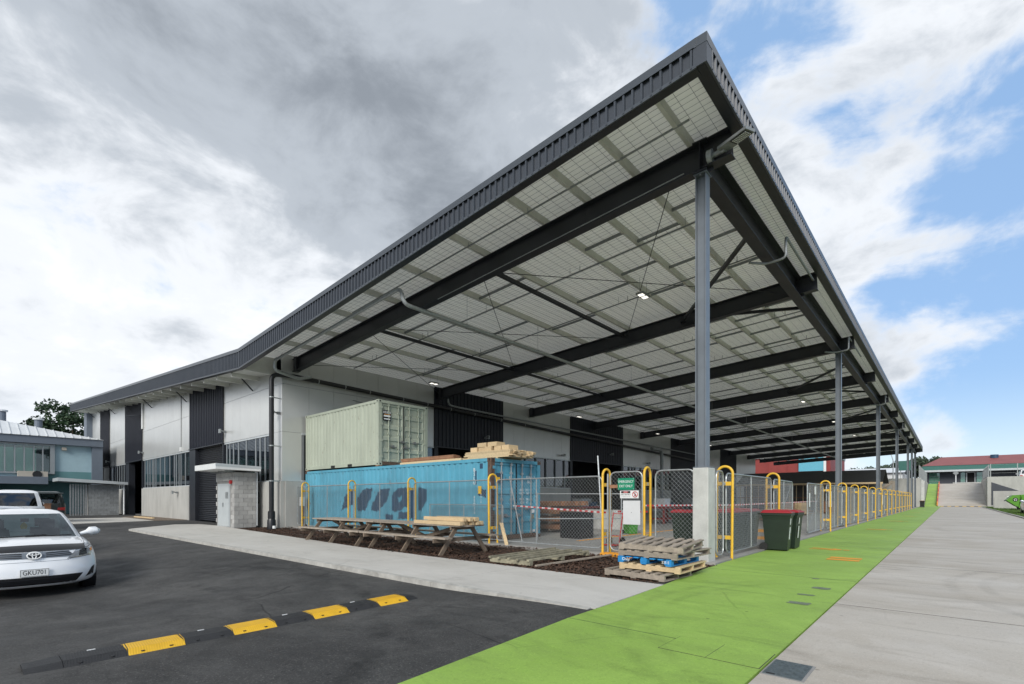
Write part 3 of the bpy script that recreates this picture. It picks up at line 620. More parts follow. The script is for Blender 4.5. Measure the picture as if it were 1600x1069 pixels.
# --- fascia
def fascia_front(v0, v1, par, tag_):
    n = 1
    ribbed(MB(), ((lambda t: ((UF, v0+t, fbot(v0+t)+.02), (UF, v0+t, ftop(v0+t)-.1))), v1-v0), (-1, 0, 0), .188, .062, .048).build('fascia_cladding', 'fascia', par)
    m = MB(); a, b = (v0 if v0 > 10 else VF+.141), v1
    m.hexa([(UF-.06, a, ftop(a)-.15), (UF+.14, a, ftop(a)-.03), (UF+.14, b, ftop(b)-.03), (UF-.06, b, ftop(b)-.15), (UF-.06, a, ftop(a)), (UF+.14, a, ftop(a)), (UF+.14, b, ftop(b)), (UF-.06, b, ftop(b))]); m.build('fascia_capping', 'fascia_cap', par)
    m = MB().hexa([(UF-.04, a, fbot(a)), (UF-.005, a, fbot(a)), (UF-.005, b, fbot(b)), (UF-.04, b, fbot(b)), (UF-.04, a, fbot(a)+.062), (UF-.005, a, fbot(a)+.062), (UF-.005, b, fbot(b)+.062), (UF-.04, b, fbot(b)+.062)]); m.build('drip_flashing', 'fascia_cap', par)
    m = MB().hexa([(UF-.003, a, fbot(a)-.004), (UF+.17, a, fbot(a)-.004), (UF+.17, b, fbot(b)-.004), (UF-.003, b, fbot(b)-.004), (UF-.003, a, fbot(a)+.05), (UF+.17, a, fbot(a)+.05), (UF+.17, b, fbot(b)+.05), (UF-.003, b, fbot(b)+.05)]); m.build('fascia_soffit', 'steel_dark', par)
    m = MB().hexa([(UF+.13, a, fbot(a)+.05), (UF+.15, a, fbot(a)+.05), (UF+.15, b, fbot(b)+.05), (UF+.13, b, fbot(b)+.05), (UF+.13, a, ftop(a)-.12), (UF+.15, a, ftop(a)-.12), (UF+.15, b, ftop(b)-.12), (UF+.13, b, ftop(b)-.12)]); m.build('fascia_backing', 'steel_dark', par)
fascia_front(VF+.20, 24.1, cn, '')
Lr = UN-UF
ribbed(MB(), ((lambda t: ((UF+.20+t, VF, 8.86), (UF+.20+t, VF, 9.24))), Lr-.2), (0, -1, 0), .188, .062, .048).build('fascia_cladding', 'fascia', cn)
MB().hexa([(UF-.045, VF-.045, 9.19), (UN, VF-.045, 9.19), (UN, VF+.14, 9.3), (UF-.045, VF+.14, 9.3), (UF-.045, VF-.045, 9.342), (UN, VF-.045, 9.342), (UN, VF+.14, 9.342), (UF-.045, VF+.14, 9.333)]).build('fascia_capping', 'fascia_cap', cn)
MB().box(UF-.04, UN, VF-.04, VF-.005, 8.84, 8.902).build('drip_flashing', 'fascia_cap', cn)
MB().box(UF-.003, UN, VF-.003, VF+.20, 8.835, 8.89).build('fascia_soffit', 'steel_dark', cn)
MB().box(UF+.2, UN, VF+.13, VF+.15, 8.89, 9.2).build('fascia_backing', 'steel_dark', cn)
MB().box(UF-.046, UF+.139, VF-.046, VF+.143, 9.183, 9.3435).build('corner_cap', 'fascia_cap', cn); MB().box(UF-.041, UF+.2, VF-.041, VF+.198, 8.842, 9.184).build('corner_flashing', 'fascia', cn)
MB().box(UN, UN+.05, VF-.04, 24, 8.5, 9.3).build('end_fascia', 'fascia', cn)
# --- high-bay lamps
hb = [(15.74, 7.91), (28.24, 7.84), (40.57, 7.91), (53, 7.9), (66, 7.9), (17.31, 21.02), (31.65, 21.18), (45.05, 21.1), (59, 21.1)]
for i, (u, v) in enumerate(hb):
    row = 'near the green path' if v < 15 else 'near the warehouse wall'; k = i if i < 5 else i-5
    z = zdeck(v)-.62
    t = thing('high_bay_lamp', f'lit flat lamp under the canopy, {ORD(k)} of the row {row}', 'lamp', (u, v, z), group='lamps under the canopy')
    MB().box(u-.27, u+.27, v-.14, v+.14, z+.02, z+.08).build('housing', 'galv_dull', t)
    for s in (-.135, .135): MB().box(u+s-.085, u+s+.085, v-.09, v+.09, z+.004, z+.018).build('lens', 'lamp_glow', t)
    m = MB()
    for s in (-.25, .25): m.tube([(u+s, v, z+.08), (u+s, v, zdeck(v)-.04)], .006, 4)
    m.build('hanger', 'galv_dull', t)
# corner area light bolted to the column head
t = thing('area_floodlight', 'grey flat area floodlight on the corner column head under the roof edge', 'floodlight', (10.5, 3.78, 8.45))
MB().cyl((10.5, 3.80, 8.50), (10.5, 3.70, 8.50), .14, 16).build('mounting_disc', 'galv', t, smooth=True)
MB().cyl((10.5, 3.70, 8.50), (10.42, 3.42, 8.48), .055, 10).build('knuckle', 'galv', t, smooth=True)
m = MB(); A = Vector((10.42, 3.50, 8.49)); B = Vector((10.12, 2.86, 8.44)); m.bar(A, B, .24, .055); m.build('housing', 'galv_dull', t)
dB = (B-A).normalized(); xx = dB.cross(Vector((0, 0, 1))).normalized()
m = MB(); m.bar(A+dB*.30+Vector((0, 0, -.037)), B-dB*.04+Vector((0, 0, -.037)), 0.19, .006); lens = m.build('lens_tray', 'car_trim', t)
m = MB()
for i in range(8):
    for j in (-.065, -.022, .022, .065):
        p = A+dB*(.34+i*.042)+xx*j+Vector((0, 0, -.044)); m.bar(p, p+dB*.026, .026, .01)
o = m.build('led_cluster', 'sign_white', t); o['kind'] = 'stuff'

# ---------------------------------------------------------------- warehouse
wh = thing('warehouse', 'long warehouse with silver-white wall panels, dark ribbed bays and butterfly roof', 'warehouse', (10, 23, 0))
UW, VW = 10.0, 23.0
MB().hexa([(U1, 24.02, zmain(24.02)), (84, 24.02, zmain(24.02)), (84, VE, zmain(VE)), (U1, VE, zmain(VE)), (U1, 24.02, zmain(24.02)+.06), (84, 24.02, zmain(24.02)+.06), (84, VE, zmain(VE)+.06), (U1, VE, zmain(VE)+.06)]).build('roof', 'roof_sheet', wh)
MB().hexa([(U1, 24.1, fbot(24.1)+.03), (UW+.1, 24.1, fbot(24.1)+.03), (UW+.1, VE, fbot(VE)+.03), (U1, VE, fbot(VE)+.03), (U1, 24.1, fbot(24.1)+.05), (UW+.1, 24.1, fbot(24.1)+.05), (UW+.1, VE, fbot(VE)+.05), (U1, VE, fbot(VE)+.05)]).build('soffit_lining', 'soffit', wh)
fascia_front(24.1, VE, wh, '')
MB().box(U1, UW+.1, 23.96, 24.09, 7.2, 8.09).build('valley_bulkhead', 'soffit', wh)
MB().box(UF-.04, UW, VE, VE+.05, fbot(VE), ftop(VE)).build('end_fascia', 'fascia_cap', wh)
# outriggers and struts below the overhang
v = 25.6
while v < 70:
    MB().box(U1+.05, UW, v, v+.12, fbot(v)-.17, fbot(v)+.03).build('outrigger', 'soffit', wh); v += 2.0
for v in (26.3, 37.0, 45.5, 52, 58.5, 64, 69): MB().bar((9.38, v, fbot(v)-.02), (9.98, v, fbot(v)-.62), .05, .05).build('soffit_strut', 'steel_dark', wh)
# core walls (behind the panels)
def tops(v): return zmain(v)-.03 if v > 24.1 else zdeck(v)-.05
bays = [(23.0, 30.4, 'w'), (30.4, 36.4, 'd'), (36.4, 48.4, 'w'), (48.4, 54.2, 'd'), (54.2, 61.0, 'w'), (61.0, 65.3, 'd'), (65.3, 70.0, 'w')]
ZH, ZS, ZJ = 4.42, 2.15, 6.65
def wall_hex(mb, u0, u1, v0, v1, z0, zt): return mb.hexa([(u0, v0, z0), (u1, v0, z0), (u1, v1, z0), (u0, v1, z0), (u0, v0, zt(v0)), (u1, v0, zt(v0)), (u1, v1, zt(v1)), (u0, v1, zt(v1))])
fb = lambda v: fbot(max(v, 24.1))+.04
wall_hex(MB(), UW+.12, UW+.3, 23.1, 70, ZH+.05, fb).build('core_wall', 'interior_dark', wh)
MB().box(UW+.13, 84, VW+.12, VW+.3, ZH+.05, 8.0).build('core_wall', 'interior_dark', wh)
MB().box(UW+.1, UW+.35, 69.9, 70.1, 0, 10.5).build('core_wall', 'fascia_grey', wh)
MB().box(UW-.5, UW+.1, 70.0, 71.6, 0, 10.9).build('end_fin', 'fascia_grey', wh)
MB().box(UW+.4, 83, VW+9, VW+9.2, 0, 8.6).build('inner_wall', 'interior_mid', wh); MB().box(UW+.4, 83, VW+.4, VW+9, -.1, .02).build('inner_floor', 'interior_mid', wh)
MB().box(UW+.4, UW+9.2, 69, 69.3, 0, 11.3).build('inner_wall', 'interior_mid', wh); MB().box(83, 83.3, VW+.3, VW+9.2, 0, 8.6).build('inner_wall', 'interior_mid', wh)
MB().box(UW+9, UW+9.2, 32.2, 69, 0, 11).build('inner_wall', 'interior_mid', wh); MB().box(UW+.4, UW+9, 32.2, 69, -.1, .02).build('inner_floor', 'interior_mid', wh)
def mull_u(par, x, z0, z1, w=.06): return MB().box(UW+.05, UW+.078, x-w/2, x+w/2, z0, z1).build('mullion', 'window_frame', par)
WINX = {0: [352.5, 357.3, 363, 370.8, 383, 397.7, 404.5, 412.3, 421.5], 2: [225.1, 229.4, 232.9, 237, 239, 242.1, 248.9, 255.9, 263.7, 271, 274, 278.1, 281.2, 288, 295.2], 4: [172.5, 176, 179, 182, 185.5, 189, 192.5, 195.8]}
for bi, (a, b, kind) in enumerate(bays):
    if kind == 'w':
        n = max(1, round((b-a)/1.21)); w = (b-a)/n
        for k in range(n):
            p, q = a+k*w+.004, a+(k+1)*w-.004
            wall_hex(MB(), UW, UW+.1, p, q, ZJ+.008, fb).build('wall_panel', 'panel_white', wh)
            MB().box(UW, UW+.1, p, q, ZH+.03, ZJ-.008).build('wall_panel', 'panel_white', wh)
        MB().box(UW+.02, UW+.1, a, b, ZJ-.02, ZJ+.02).build('joint_flashing', 'steel_column', wh)
        if bi == 6: MB().box(UW, UW+.1, a, b, 0, ZH).build('wall_panel', 'panel_white', wh); continue
        wa = 24.35 if bi == 0 else a+.05
        wd = MB().box(UW+.075, UW+.085, wa, b-.05, ZS+.04, ZH-.04).build('window_strip', 'glass_window', wh)
        for z0, z1 in ((ZS, ZS+.06), (ZH-.06, ZH+.028)): MB().box(UW+.02, UW+.1, wa-.03, b-.02, z0, z1).build('frame', 'trim', wd)
        for x in WINX[bi]: mull_u(wd, min(max(pix_v(x, UW), wa), b-.08), ZS+.06, ZH-.06, .11)
        nd = max(1, round((b-a)/3.7)); w = (b-a)/nd
        for k in range(nd): MB().box(UW-.07, UW+.12, a+k*w+(.006 if k else 0), a+(k+1)*w-.006, -.15, ZS-.004).build('dado_panel', 'concrete_wall', wh)
        if bi == 0: MB().box(UW, UW+.1, 23.0, 24.32, ZS+.004, ZH+.02).build('wall_panel', 'panel_white', wh)
    else:
        ribbed(MB(), ((lambda t, a=a: ((UW-.04, a+t, ZH+.06), (UW-.04, a+t, fb(a+t)))), b-a), (-1, 0, 0), .30, .075, .04).build('dark_cladding', 'clad_dark', wh)
        MB().box(UW-.09, UW+.1, a-.02, b+.02, ZH, ZH+.06).build('door_head', 'steel_dark', wh)
        MB().box(UW-.03, UW+.4, b-1.15 if bi == 1 else b-1.3, b, -.1, ZH).build('jamb', 'steel_dark', wh); MB().box(UW-.03, UW+.4, a, a+.12, -.1, ZH).build('jamb', 'steel_dark', wh)
        if bi == 1:
            rd = MB(); z = 0
            while z < ZH: rd.hexa([(UW+.20, a+.12, z), (UW+.24, a+.12, z), (UW+.24, b-1.15, z), (UW+.20, b-1.15, z), (UW+.20, a+.12, z+.10), (UW+.24, a+.12, z+.10), (UW+.24, b-1.15, z+.10), (UW+.20, b-1.15, z+.10)]); rd.bar((UW+.20, a+.12, z+.05), (UW+.20, b-1.15, z+.05), .06, .06, up=(1, 0, 1)); z += .11
            rd.build('roller_door', 'roller', wh)
        if bi == 5: MB().box(UW, UW+.1, a+.1, b-1.3, 0, ZH).build('door_leaf', 'steel_dark', wh)
# small vertical conduit, wall lights, cameras and a projecting banner arm on the front wall
MB().tube([(UW-.02, 38.2, 4.6), (UW-.02, 38.2, 9.0)], .02, 6).build('conduit', 'galv_dull', wh); MB().box(UW-.08, UW, 38.1, 38.3, 4.5, 4.75).build('junction_box', 'sign_white', wh)
m = MB().tube([(UW-.02, 48.2, 8.0), (UW-.7, 50.2, 8.05)], .05, 6); m.build('banner_arm', 'steel_dark', wh); MB().box(UW-.1, UW-.02, 48.1, 48.35, 6.9, 9.6).build('banner_bracket', 'sign_white', wh)
def wall_light(u, v, z, facing, label):
    t = thing('wall_floodlight', label, 'floodlight', (u, v, z))
    d = Vector((-1, 0, 0)) if facing == 'u' else Vector((0, -1, 0)); p = Vector((u, v, z))
    MB().bar(p, p+d*.10, .12, .12).build('back_box', 'galv_dull', t); MB().tube([p+d*.1, p+d*.28+Vector((0, 0, .05))], .035, 8).build('arm', 'galv_dull', t)
    q = p+d*.30+Vector((0, 0, .02)); MB().bar(q+Vector((0, 0, .10)), q-Vector((0, 0, .12)), .20, .07).build('head', 'galv', t)
wall_light(9.98, 30.05, 5.05, 'u', 'pale floodlight on the front wall between the roller door bay and the corner windows')
wall_light(9.98, 48.1, 5.0, 'u', 'pale floodlight on the front wall beside the dark bay over the open doorway')
wall_light(9.98, 60.8, 4.9, 'u', 'small pale floodlight high on the front wall near the blue building')
wall_light(9.9, 38.6, 1.75, 'u', 'shielded lamp low on the concrete dado beside the roller door')
wall_light(9.98, 23.25, 5.3, 'u', 'white dome camera and light at the corner of the front wall')
for u, z, l in ((23.2, 5.35, 'pale floodlight on the first dark bay of the side wall, above the containers'), (31.8, 4.75, 'grey floodlight on the second pale bay of the side wall'), (39.2, 5.3, 'pale floodlight on the second dark bay of the side wall'), (46.5, 4.9, 'grey floodlight on the third pale bay of the side wall')): wall_light(u, VW-.05, z, 'v', l)
# side wall under the canopy
sb = [(10.0, 18.95, 'w'), (18.95, 25.0, 'd'), (25.0, 33.05, 'w'), (33.05, 41.65, 'd'), (41.65, 52.3, 'w'), (52.3, 60, 'd'), (60, 68, 'w'), (68, 74.6, 'd'), (74.6, 84, 'w')]
for bi, (a, b, kind) in enumerate(sb):
    if kind == 'w':
        n = round((b-a)/1.21); w = (b-a)/n
        for k in range(n):
            p, q = a+k*w+.004, a+(k+1)*w-.004
            MB().box(p, q, VW, VW+.1, ZJ+.008, 8.02).build('wall_panel', 'panel_white', wh); MB().box(p, q, VW, VW+.1, ZH+.03, ZJ-.008).build('wall_panel', 'panel_white', wh)
        MB().box(a+.1, b, VW+.02, VW+.1, ZJ-.02, ZJ+.02).build('joint_flashing', 'steel_column', wh)
        if bi > 5: MB().box(a, b, VW, VW+.1, 0, ZH).build('wall_panel', 'panel_white', wh); continue
        wa = a+.95 if bi == 0 else a+.05
        if bi == 0: MB().box(a+.1, a+.92, VW, VW+.1, ZS+.004, ZH+.02).build('wall_panel', 'panel_white', wh)
        wd = MB().box(wa, b-.05, VW+.075, VW+.085, ZS+.04, ZH-.04).build('window_strip', 'glass_window', wh)
        for z0, z1 in ((ZS, ZS+.06), (ZH-.06, ZH+.028)): MB().box(wa-.03, b-.02, VW-.035, VW+.1, z0, z1).build('frame', 'trim', wd)
        x = wa
        while x < b: MB().box(x, x+.08, VW-.03, VW+.06, ZS+.06, ZH-.06).build('mullion', 'window_frame', wd); x += 1.0 if bi == 0 else 1.2
        MB().box(a+(.13 if bi == 0 else 0), b, VW-.06, VW+.12, -.1, ZS-.004).build('dado_panel', 'concrete_wall', wh)
    else:
        ribbed(MB(), ((lambda t, a=a: ((a+t, VW-.04, ZH+.06), (a+t, VW-.04, 8.02))), b-a), (0, -1, 0), .30, .075, .04).build('dark_cladding', 'clad_dark', wh)
        MB().box(a-.02, b+.02, VW-.09, VW+.1, ZH, ZH+.06).build('door_head', 'steel_dark', wh)
        for x0, x1 in ((a, a+.3), (b-.3, b)): MB().box(x0, x1, VW-.03, VW+.3, -.1, ZH).build('jamb', 'steel_dark', wh)
        if bi > 3: MB().box(a+.3, b-.3, VW+.05, VW+.1, 0, ZH).build('roller_door', 'roller', wh)
MB().tube(route([(14.2, VW-.03, 4.5), (14.2, VW-.03, 6.35), (13.6, VW-.03, 6.4)], .1), .022, 6).build('conduit', 'galv_dull', wh)
m = MB().box(9.935, 9.99, 25.3, 25.95, 1.0, 1.75); wn = m.build('service_hatch', 'trim', wh); MB().box(9.92, 9.937, 25.4, 25.85, 1.1, 1.65).build('pane', 'interior_dark', wn)
# black downpipe at the corner and the black main along the side wall
dp = thing('black_downpipe', 'fat black drainpipe at the building corner running on under the canopy', 'drainpipe', (9.55, 23.05, 0))
MB().tube(route([(9.55, 23.05, .05), (9.55, 23.05, 7.0), (10.4, 22.72, 7.0), (22.0, 22.72, 6.72), (60, 22.72, 5.8)], .3), .105, 12).build('pipe', 'black_pipe', dp, smooth=True)
m = MB().tube([(9.55, 23.05, .45), (9.55, 23.05, .75), (9.55, 23.05, .8)], [.16, .155, .11], 12).tube([(9.55, 23.05, -.04), (9.55, 23.05, .35), (9.55, 23.05, .45)], [.19, .18, .14], 12); m.build('boot', 'black_pipe', dp, smooth=True)
for z in (2.15, 3.75, 5.95): 
    m = MB().tube([(9.55, 23.05, z-.025), (9.55, 23.05, z+.025)], .113, 12); m.bar((9.55, 23.05, z), (10.02, 23.1, z), .05, .04); m.build('bracket', 'galv', dp)
for u in (11.6, 13.0, 14.4, 16.5, 18.2, 20, 22, 24.5, 27, 30): z = 6.99-(u-10.4)*.0235; MB().tube([(u-.02, 22.72, z), (u+.02, 22.72, z)], .113, 10).build('clip', 'galv', dp)
MB().tube(route([(19.6, 22.5, 7.3), (19.7, 22.5, 6.95), (20.3, 22.5, 6.92), (62, 22.5, 6.5)], .2), .06, 8).build('galvanised_branch', 'galv_dull', dp)
MB().tube([(9.55, 22.75, .0), (9.55, 22.75, .12)], .08, 12).build('white_cap', 'sign_white', dp)
# grey duct bend further along the side wall
MB().tube(route([(46, 22.2, 6.3), (48.3, 22.2, 6.3), (48.3, 22.2, 1.0)], .5), .17, 10).build('air_duct', 'galv_dull', wh, smooth=True)
# ================================================================ containers
def proj(u, v, z):
    ur, uf = .66318, .74850; d = uf*u+ur*v
    return 800+772*(ur*u-uf*v)/d, 779-772*(z-1.35)/d
def inpoly(x, y, P):
    c = False; j = len(P)-1
    for i in range(len(P)):
        if (P[i][1] > y) != (P[j][1] > y) and x < (P[j][0]-P[i][0])*(y-P[i][1])/(P[j][1]-P[i][1])+P[i][0]: c = not c
        j = i
    return c
SCRAWL = [[(330, 525), (352, 470), (360, 410), (395, 370), (440, 345), (440, 470), (400, 480), (372, 505)], [(466, 520), (470, 420), (490, 375), (520, 345), (598, 335), (578, 420), (556, 470), (532, 525)],
          [(576, 525), (604, 440), (650, 350), (738, 335), (728, 400), (696, 470), (645, 525)], [(752, 505), (752, 420), (776, 360), (812, 340), (895, 330), (945, 350), (945, 590), (885, 590), (885, 500), (855, 490), (835, 525), (760, 530)],
          [(972, 335), (1000, 325), (1045, 350), (1045, 450), (1010, 490), (1000, 525), (972, 525)], [(808, 535), (940, 535), (940, 595), (808, 595)], [(700, 550), (765, 560), (765, 600), (700, 598)], [(1448, 200), (1460, 200), (1460, 310), (1448, 310)], [(1470, 345), (1535, 345), (1535, 405), (1470, 405)], [(1495, 130), (1514, 130), (1514, 178), (1495, 178)]]
HOLE = [(805, 420), (835, 405), (842, 440), (812, 455)]
def scrawl(v, z, jit):
    x, y = proj(11.0, v, z+jit); x = (x-470)*5.333; y = (y-700)*5.333
    if inpoly(x, y, HOLE): return False
    return any(inpoly(x, y, P) for P in SCRAWL)
def container(name, label, u0, v0, z0, L, paint, marks, label_door=None):
    W, H = 2.44, 2.59; u1, v1 = u0+W, v0+L
    t = thing(name, label, 'container', (u0+W/2, v0+L/2, z0))
    rng = random.Random(len(label))
    # corrugated side walls
    prof = []; s = .17
    while s < L-.17:
        for ds, dd in ((0, 0), (.07, 0), (.105, .036), (.175, .036), (.21, 0)):
            if s+ds <= L-.17: prof.append((s+ds, dd))
        s += .278
    prof.append((L-.17, 0)); rows = 84 if marks else 1; za, zb = z0+.16, z0+H-.11
    for side in (0, 1):
        m = MB(); nr = rows if side == 0 else 1
        for (s, dd) in prof:
            for r in range(nr+1): m.v.append((u0+.012+dd if side == 0 else u1-.012-dd, v0+s, za+(zb-za)*r/nr))
        for i in range(len(prof)-1):
            jit = rng.uniform(-.035, .035)
            for r in range(nr):
                a = i*(nr+1)+r; m.f.append((a, a+nr+1, a+nr+2, a+1))
                mi = 0
                if marks and side == 0: mi = 1 if scrawl(v0+(prof[i][0]+prof[i+1][0])/2, za+(zb-za)*(r+.5)/nr, jit) else 0
                m.mi.append(mi)
        m.build('side_panel', [paint, 'cont_patch'], t)
    MB().box(u0+.03, u1-.03, v0+.1, v1-.02, z0+H-.06, z0+H-.03).build('roof_panel', paint, t)
    MB().box(u0+.03, u1-.03, v1-.06, v1-.03, z0+.1, z0+H-.1).build('end_wall', paint, t)
    for u in (u0, u1-.06):
        MB().box(u, u+.06, v0+.16, v1-.16, z0+H-.115, z0+H-.012).build('top_rail', paint, t)
        m = MB().box(u, u+.06, v0+.16, v1-.16, z0+.02, z0+.165); br = m.build('bottom_rail', paint, t)
        for f in ((.35, .58) if L < 8 else ()):
            MB().box(u-.004, u+.02, v0+L*f-.17, v0+L*f+.17, z0+.025, z0+.13).build('fork_pocket', 'interior_dark', br)
    for v in (v0, v1-.06): MB().box(u0+.16, u1-.16, v, v+.06, z0+H-.12, z0+H-.01).build('header', paint, t); MB().box(u0+.16, u1-.16, v, v+.06, z0+.02, z0+.15).build('sill', paint if v > v0 else 'rust', t)
    for u in (u0, u1-.16):
        for v in (v0, v1-.17):
            near = v == v0
            MB().box(u+.005, u+.155, v+.005, v+.165, z0+.118, z0+H-.118).build('corner_post', 'rust' if (near and marks and u == u0) else paint, t)
            for z in (z0, z0+H-.118):
                c = MB().box(u-.004, u+.164, v-.004, v+.174, z, z+.118).build('corner_casting', 'rust' if marks else paint, t)
                MB().box(u+.05, u+.11, v-.007, v, z+.03, z+.09).build('slot', 'sign_black', c)
                if u == u0: MB().box(u-.007, u, v+.05, v+.12, z+.03, z+.09).build('slot', 'sign_black', c)
    dw = (W-.34)/2
    for k in range(2):
        a = u0+.17+k*dw
        m = MB(); z = z0+.16; zt = z0+H-.13; n = 5; hh = (zt-z)/n
        for i in range(n):
            b0, b1 = z+i*hh, z+(i+1)*hh; x0, x1 = a+.012, a+dw-.012
            rim = [(b0, .045), (b0+.07, .045), (b0+.10, .08), (b1-.10, .08), (b1-.07, .045), (b1, .045)]
            for (p, dp), (q, dq) in zip(rim, rim[1:]):
                xs = [(x0, .045), (x0+.06, .045), (x0+.09, None), (x1-.09, None), (x1-.06, .045), (x1, .045)]
                for (ua, da), (ub, db) in zip(xs, xs[1:]):
                    A = lambda w, dep: v0+(dep if w is None else w)
                    m.quad((ua, A(da, dp), p), (ub, A(db, dp), p), (ub, A(db, dq), q), (ua, A(da, dq), q))
        m.box(a+.012, a+dw-.012, v0+.085, v0+.10, z, zt); pn = m.build('door', paint, t)
        for q, f in enumerate((.30, .74) if k == 0 else (.26, .70)):
            x = a+dw*f; lb = MB().cyl((x, v0+.02, z0+.10), (x, v0+.02, z0+H-.05), .021, 8).build('locking_bar', 'galv' if marks else paint, pn)
            m = MB()
            for zz in (.16, .55, 1.25, 2.1, 2.38): m.box(x-.045, x+.045, v0-.002, v0+.05, z0+zz, z0+zz+.07)
            m.build('bar_bracket', 'galv' if marks else paint, pn)
            zz = z0+.78+(.22 if q else 0); sgn = 1 if k == 0 else -1
            m = MB().bar((x, v0-.005, zz), (x+sgn*.36, v0-.01, zz-.03), .03, .035).box(x+sgn*.2-.05, x+sgn*.2+.05, v0-.01, v0+.05, zz-.06, zz+.05); m.build('handle', 'galv_dull' if marks else 'wire_dark', pn)
        for zz in (.3, .95, 1.6, 2.25):
            x = u0+.13 if k == 0 else u1-.13; MB().box(x-.06, x+.06, v0-.004, v0+.04, z0+zz, z0+zz+.09).build('hinge', paint, pn)
        MB().box(a+dw-.02 if k == 0 else a-.01, a+dw+.012 if k == 0 else a+.02, v0+.03, v0+.05, z, zt).build('gasket', 'sign_black', pn)
    return t
cb = container('shipping_container', 'long sky-blue shipping container with overpainted dark blue lettering, behind the fence', 11.0, 10.6, 0.03, 12.19, 'cont_blue', True)
cp = container('shipping_container', 'short pale green shipping container stacked on top of the blue container', 11.02, 16.75, 2.66, 6.06, 'cont_pale', False)
for v, z, s, h in ((11.35, 2.05, 'BSLU', .16), (11.35, 1.15, '4SD45', .14), (11.05, 1.36, '4510', .10)):
    text('painted_code', '\n'.join(s), 'print_white', cb, (10.998, v, z), FACE_U, h, .001, line=.85)
for x, z, s, h in ((12.95, 2.06, 'READ  5', .13), (12.85, 1.9, '50.', .13), (12.62, 1.63, 'AUS   2CL', .11), (12.62, 1.52, 'GWT   267', .11), (12.62, 1.32, 'MAX   30L', .11), (12.62, 1.21, 'CDP   67', .11)): text('painted_code', s, 'print_white', cb, (x, 10.635, z), FACE_V, h, .001)
MB().box(11.25, 11.55, 10.628, 10.634, 1.85, 2.15).build('data_plate', 'cont_patch', cb); MB().box(11.28, 11.42, 10.622, 10.628, 1.92, 2.02).build('sticker', 'hump_yellow', cb)
MB().box(11.22, 11.46, 10.62, 10.63, .52, .85).build('data_plate', 'timber_mossy', cb); MB().box(12.98, 13.14, 10.62, 10.63, .86, .98).build('sticker', 'print_white', cb); MB().box(13.0, 13.12, 10.62, 10.63, .66, .82).build('sticker', 'timber_mossy', cb); MB().box(13.06, 13.18, 10.62, 10.63, .22, .3).build('sticker', 'print_white', cb)
for v, w, z in ((11.15, .12, 1.5),): MB().box(10.99, 10.998, v-w, v+w*.2, z, z+.24).build('sticker', 'hump_yellow', cb)
sg = MB().box(11.24, 11.60, 16.758, 16.772, 4.44, 4.86).build('hire_sign', 'sign_black', cp)
text('lettering', 'ADDIS', 'print_white', cp, (11.42, 16.752, 4.77), FACE_V, .13, .001); MB().box(11.28, 11.56, 16.750, 16.757, 4.685, 4.70).build('orange_line', 'orange_paint', cp)
MB().box(11.27, 11.57, 16.750, 16.757, 4.60, 4.66).build('white_line', 'print_white', cp); MB().box(11.28, 11.56, 16.750, 16.757, 4.49, 4.53).build('white_line', 'print_white', cp)
for u in (11.1, 13.3):
    for v in (16.85, 22.6): tag(MB().box(u-.09, u+.09, v-.1, v+.1, 2.622, 2.658).build('packing_block', 'timber_red'), f'wooden packer between the two containers at the {"door" if v < 18 else "far"} end, {"fence" if u < 12 else "canopy"} side', 'packer')
# ---------------------------------------------------------------- timber on the containers
def boards(t, u0, v0, z0, nx, nz, w, h, L, along, m, jit, rng, gap=.006):
    for i in range(nx):
        for k in range(nz):
            j = rng.uniform(-jit, jit); l = L*(1+rng.uniform(-.02, .02)); zz = z0+k*(h+.003)
            if along == 'v': MB().box(u0+i*(w+gap), u0+i*(w+gap)+w, v0+j, v0+j+l, zz, zz+h).build('plank', m, t)
            else: MB().box(u0+j, u0+j+l, v0+i*(w+gap), v0+i*(w+gap)+w, zz, zz+h).build('plank', m, t)
rng = random.Random(2)
t = thing('timber_stack', 'wide stack of pale rough-sawn boards on the door end of the blue container', 'timber stack', (12, 11.2, 2.62))
for v in (10.75, 11.85): MB().box(11.45, 12.65, v, v+.09, 2.622, 2.66).build('bearer', 'timber_new', t)
boards(t, 11.45, 10.2, 2.664, 8, 6, .142, .036, 2.05, 'v', 'timber_new', .09, rng)
bz = 2.664+6*.039
spots = [(11.95, 'left end of the lower row'), (11.62, 'second in the lower row'), (11.28, 'middle of the lower row'), (10.9, 'fourth in the lower row'), (10.52, 'right end of the lower row')]
for i, (v, l) in enumerate(spots): tag(MB().box(11.55+.05*(i % 2), 12.0, v-.15, v+.15, bz+.001, bz+.15).build('timber_block', 'timber_new'), f'pale timber block on the board stack, {l}', 'timber block', 'blocks on the board stack')
for v, l in ((11.6, 'left'), (11.12, 'right')): tag(MB().box(11.58, 11.98, v-.2, v+.2, bz+.152, bz+.29).build('timber_block', 'timber_new'), f'pale timber block on the board stack, {l} one of the upper row', 'timber block', 'blocks on the board stack')
t = thing('timber_bundle', 'red-brown timber bundle on the blue container between pale container and board stack', 'timber bundle', (11.9, 14, 2.62))
boards(t, 11.4, 12.45, 2.624, 2, 1, .14, .10, 3.4, 'v', 'timber_new', .05, rng); boards(t, 11.45, 12.9, 2.73, 3, 3, .13, .045, 3.0, 'v', 'timber_red', .06, rng)
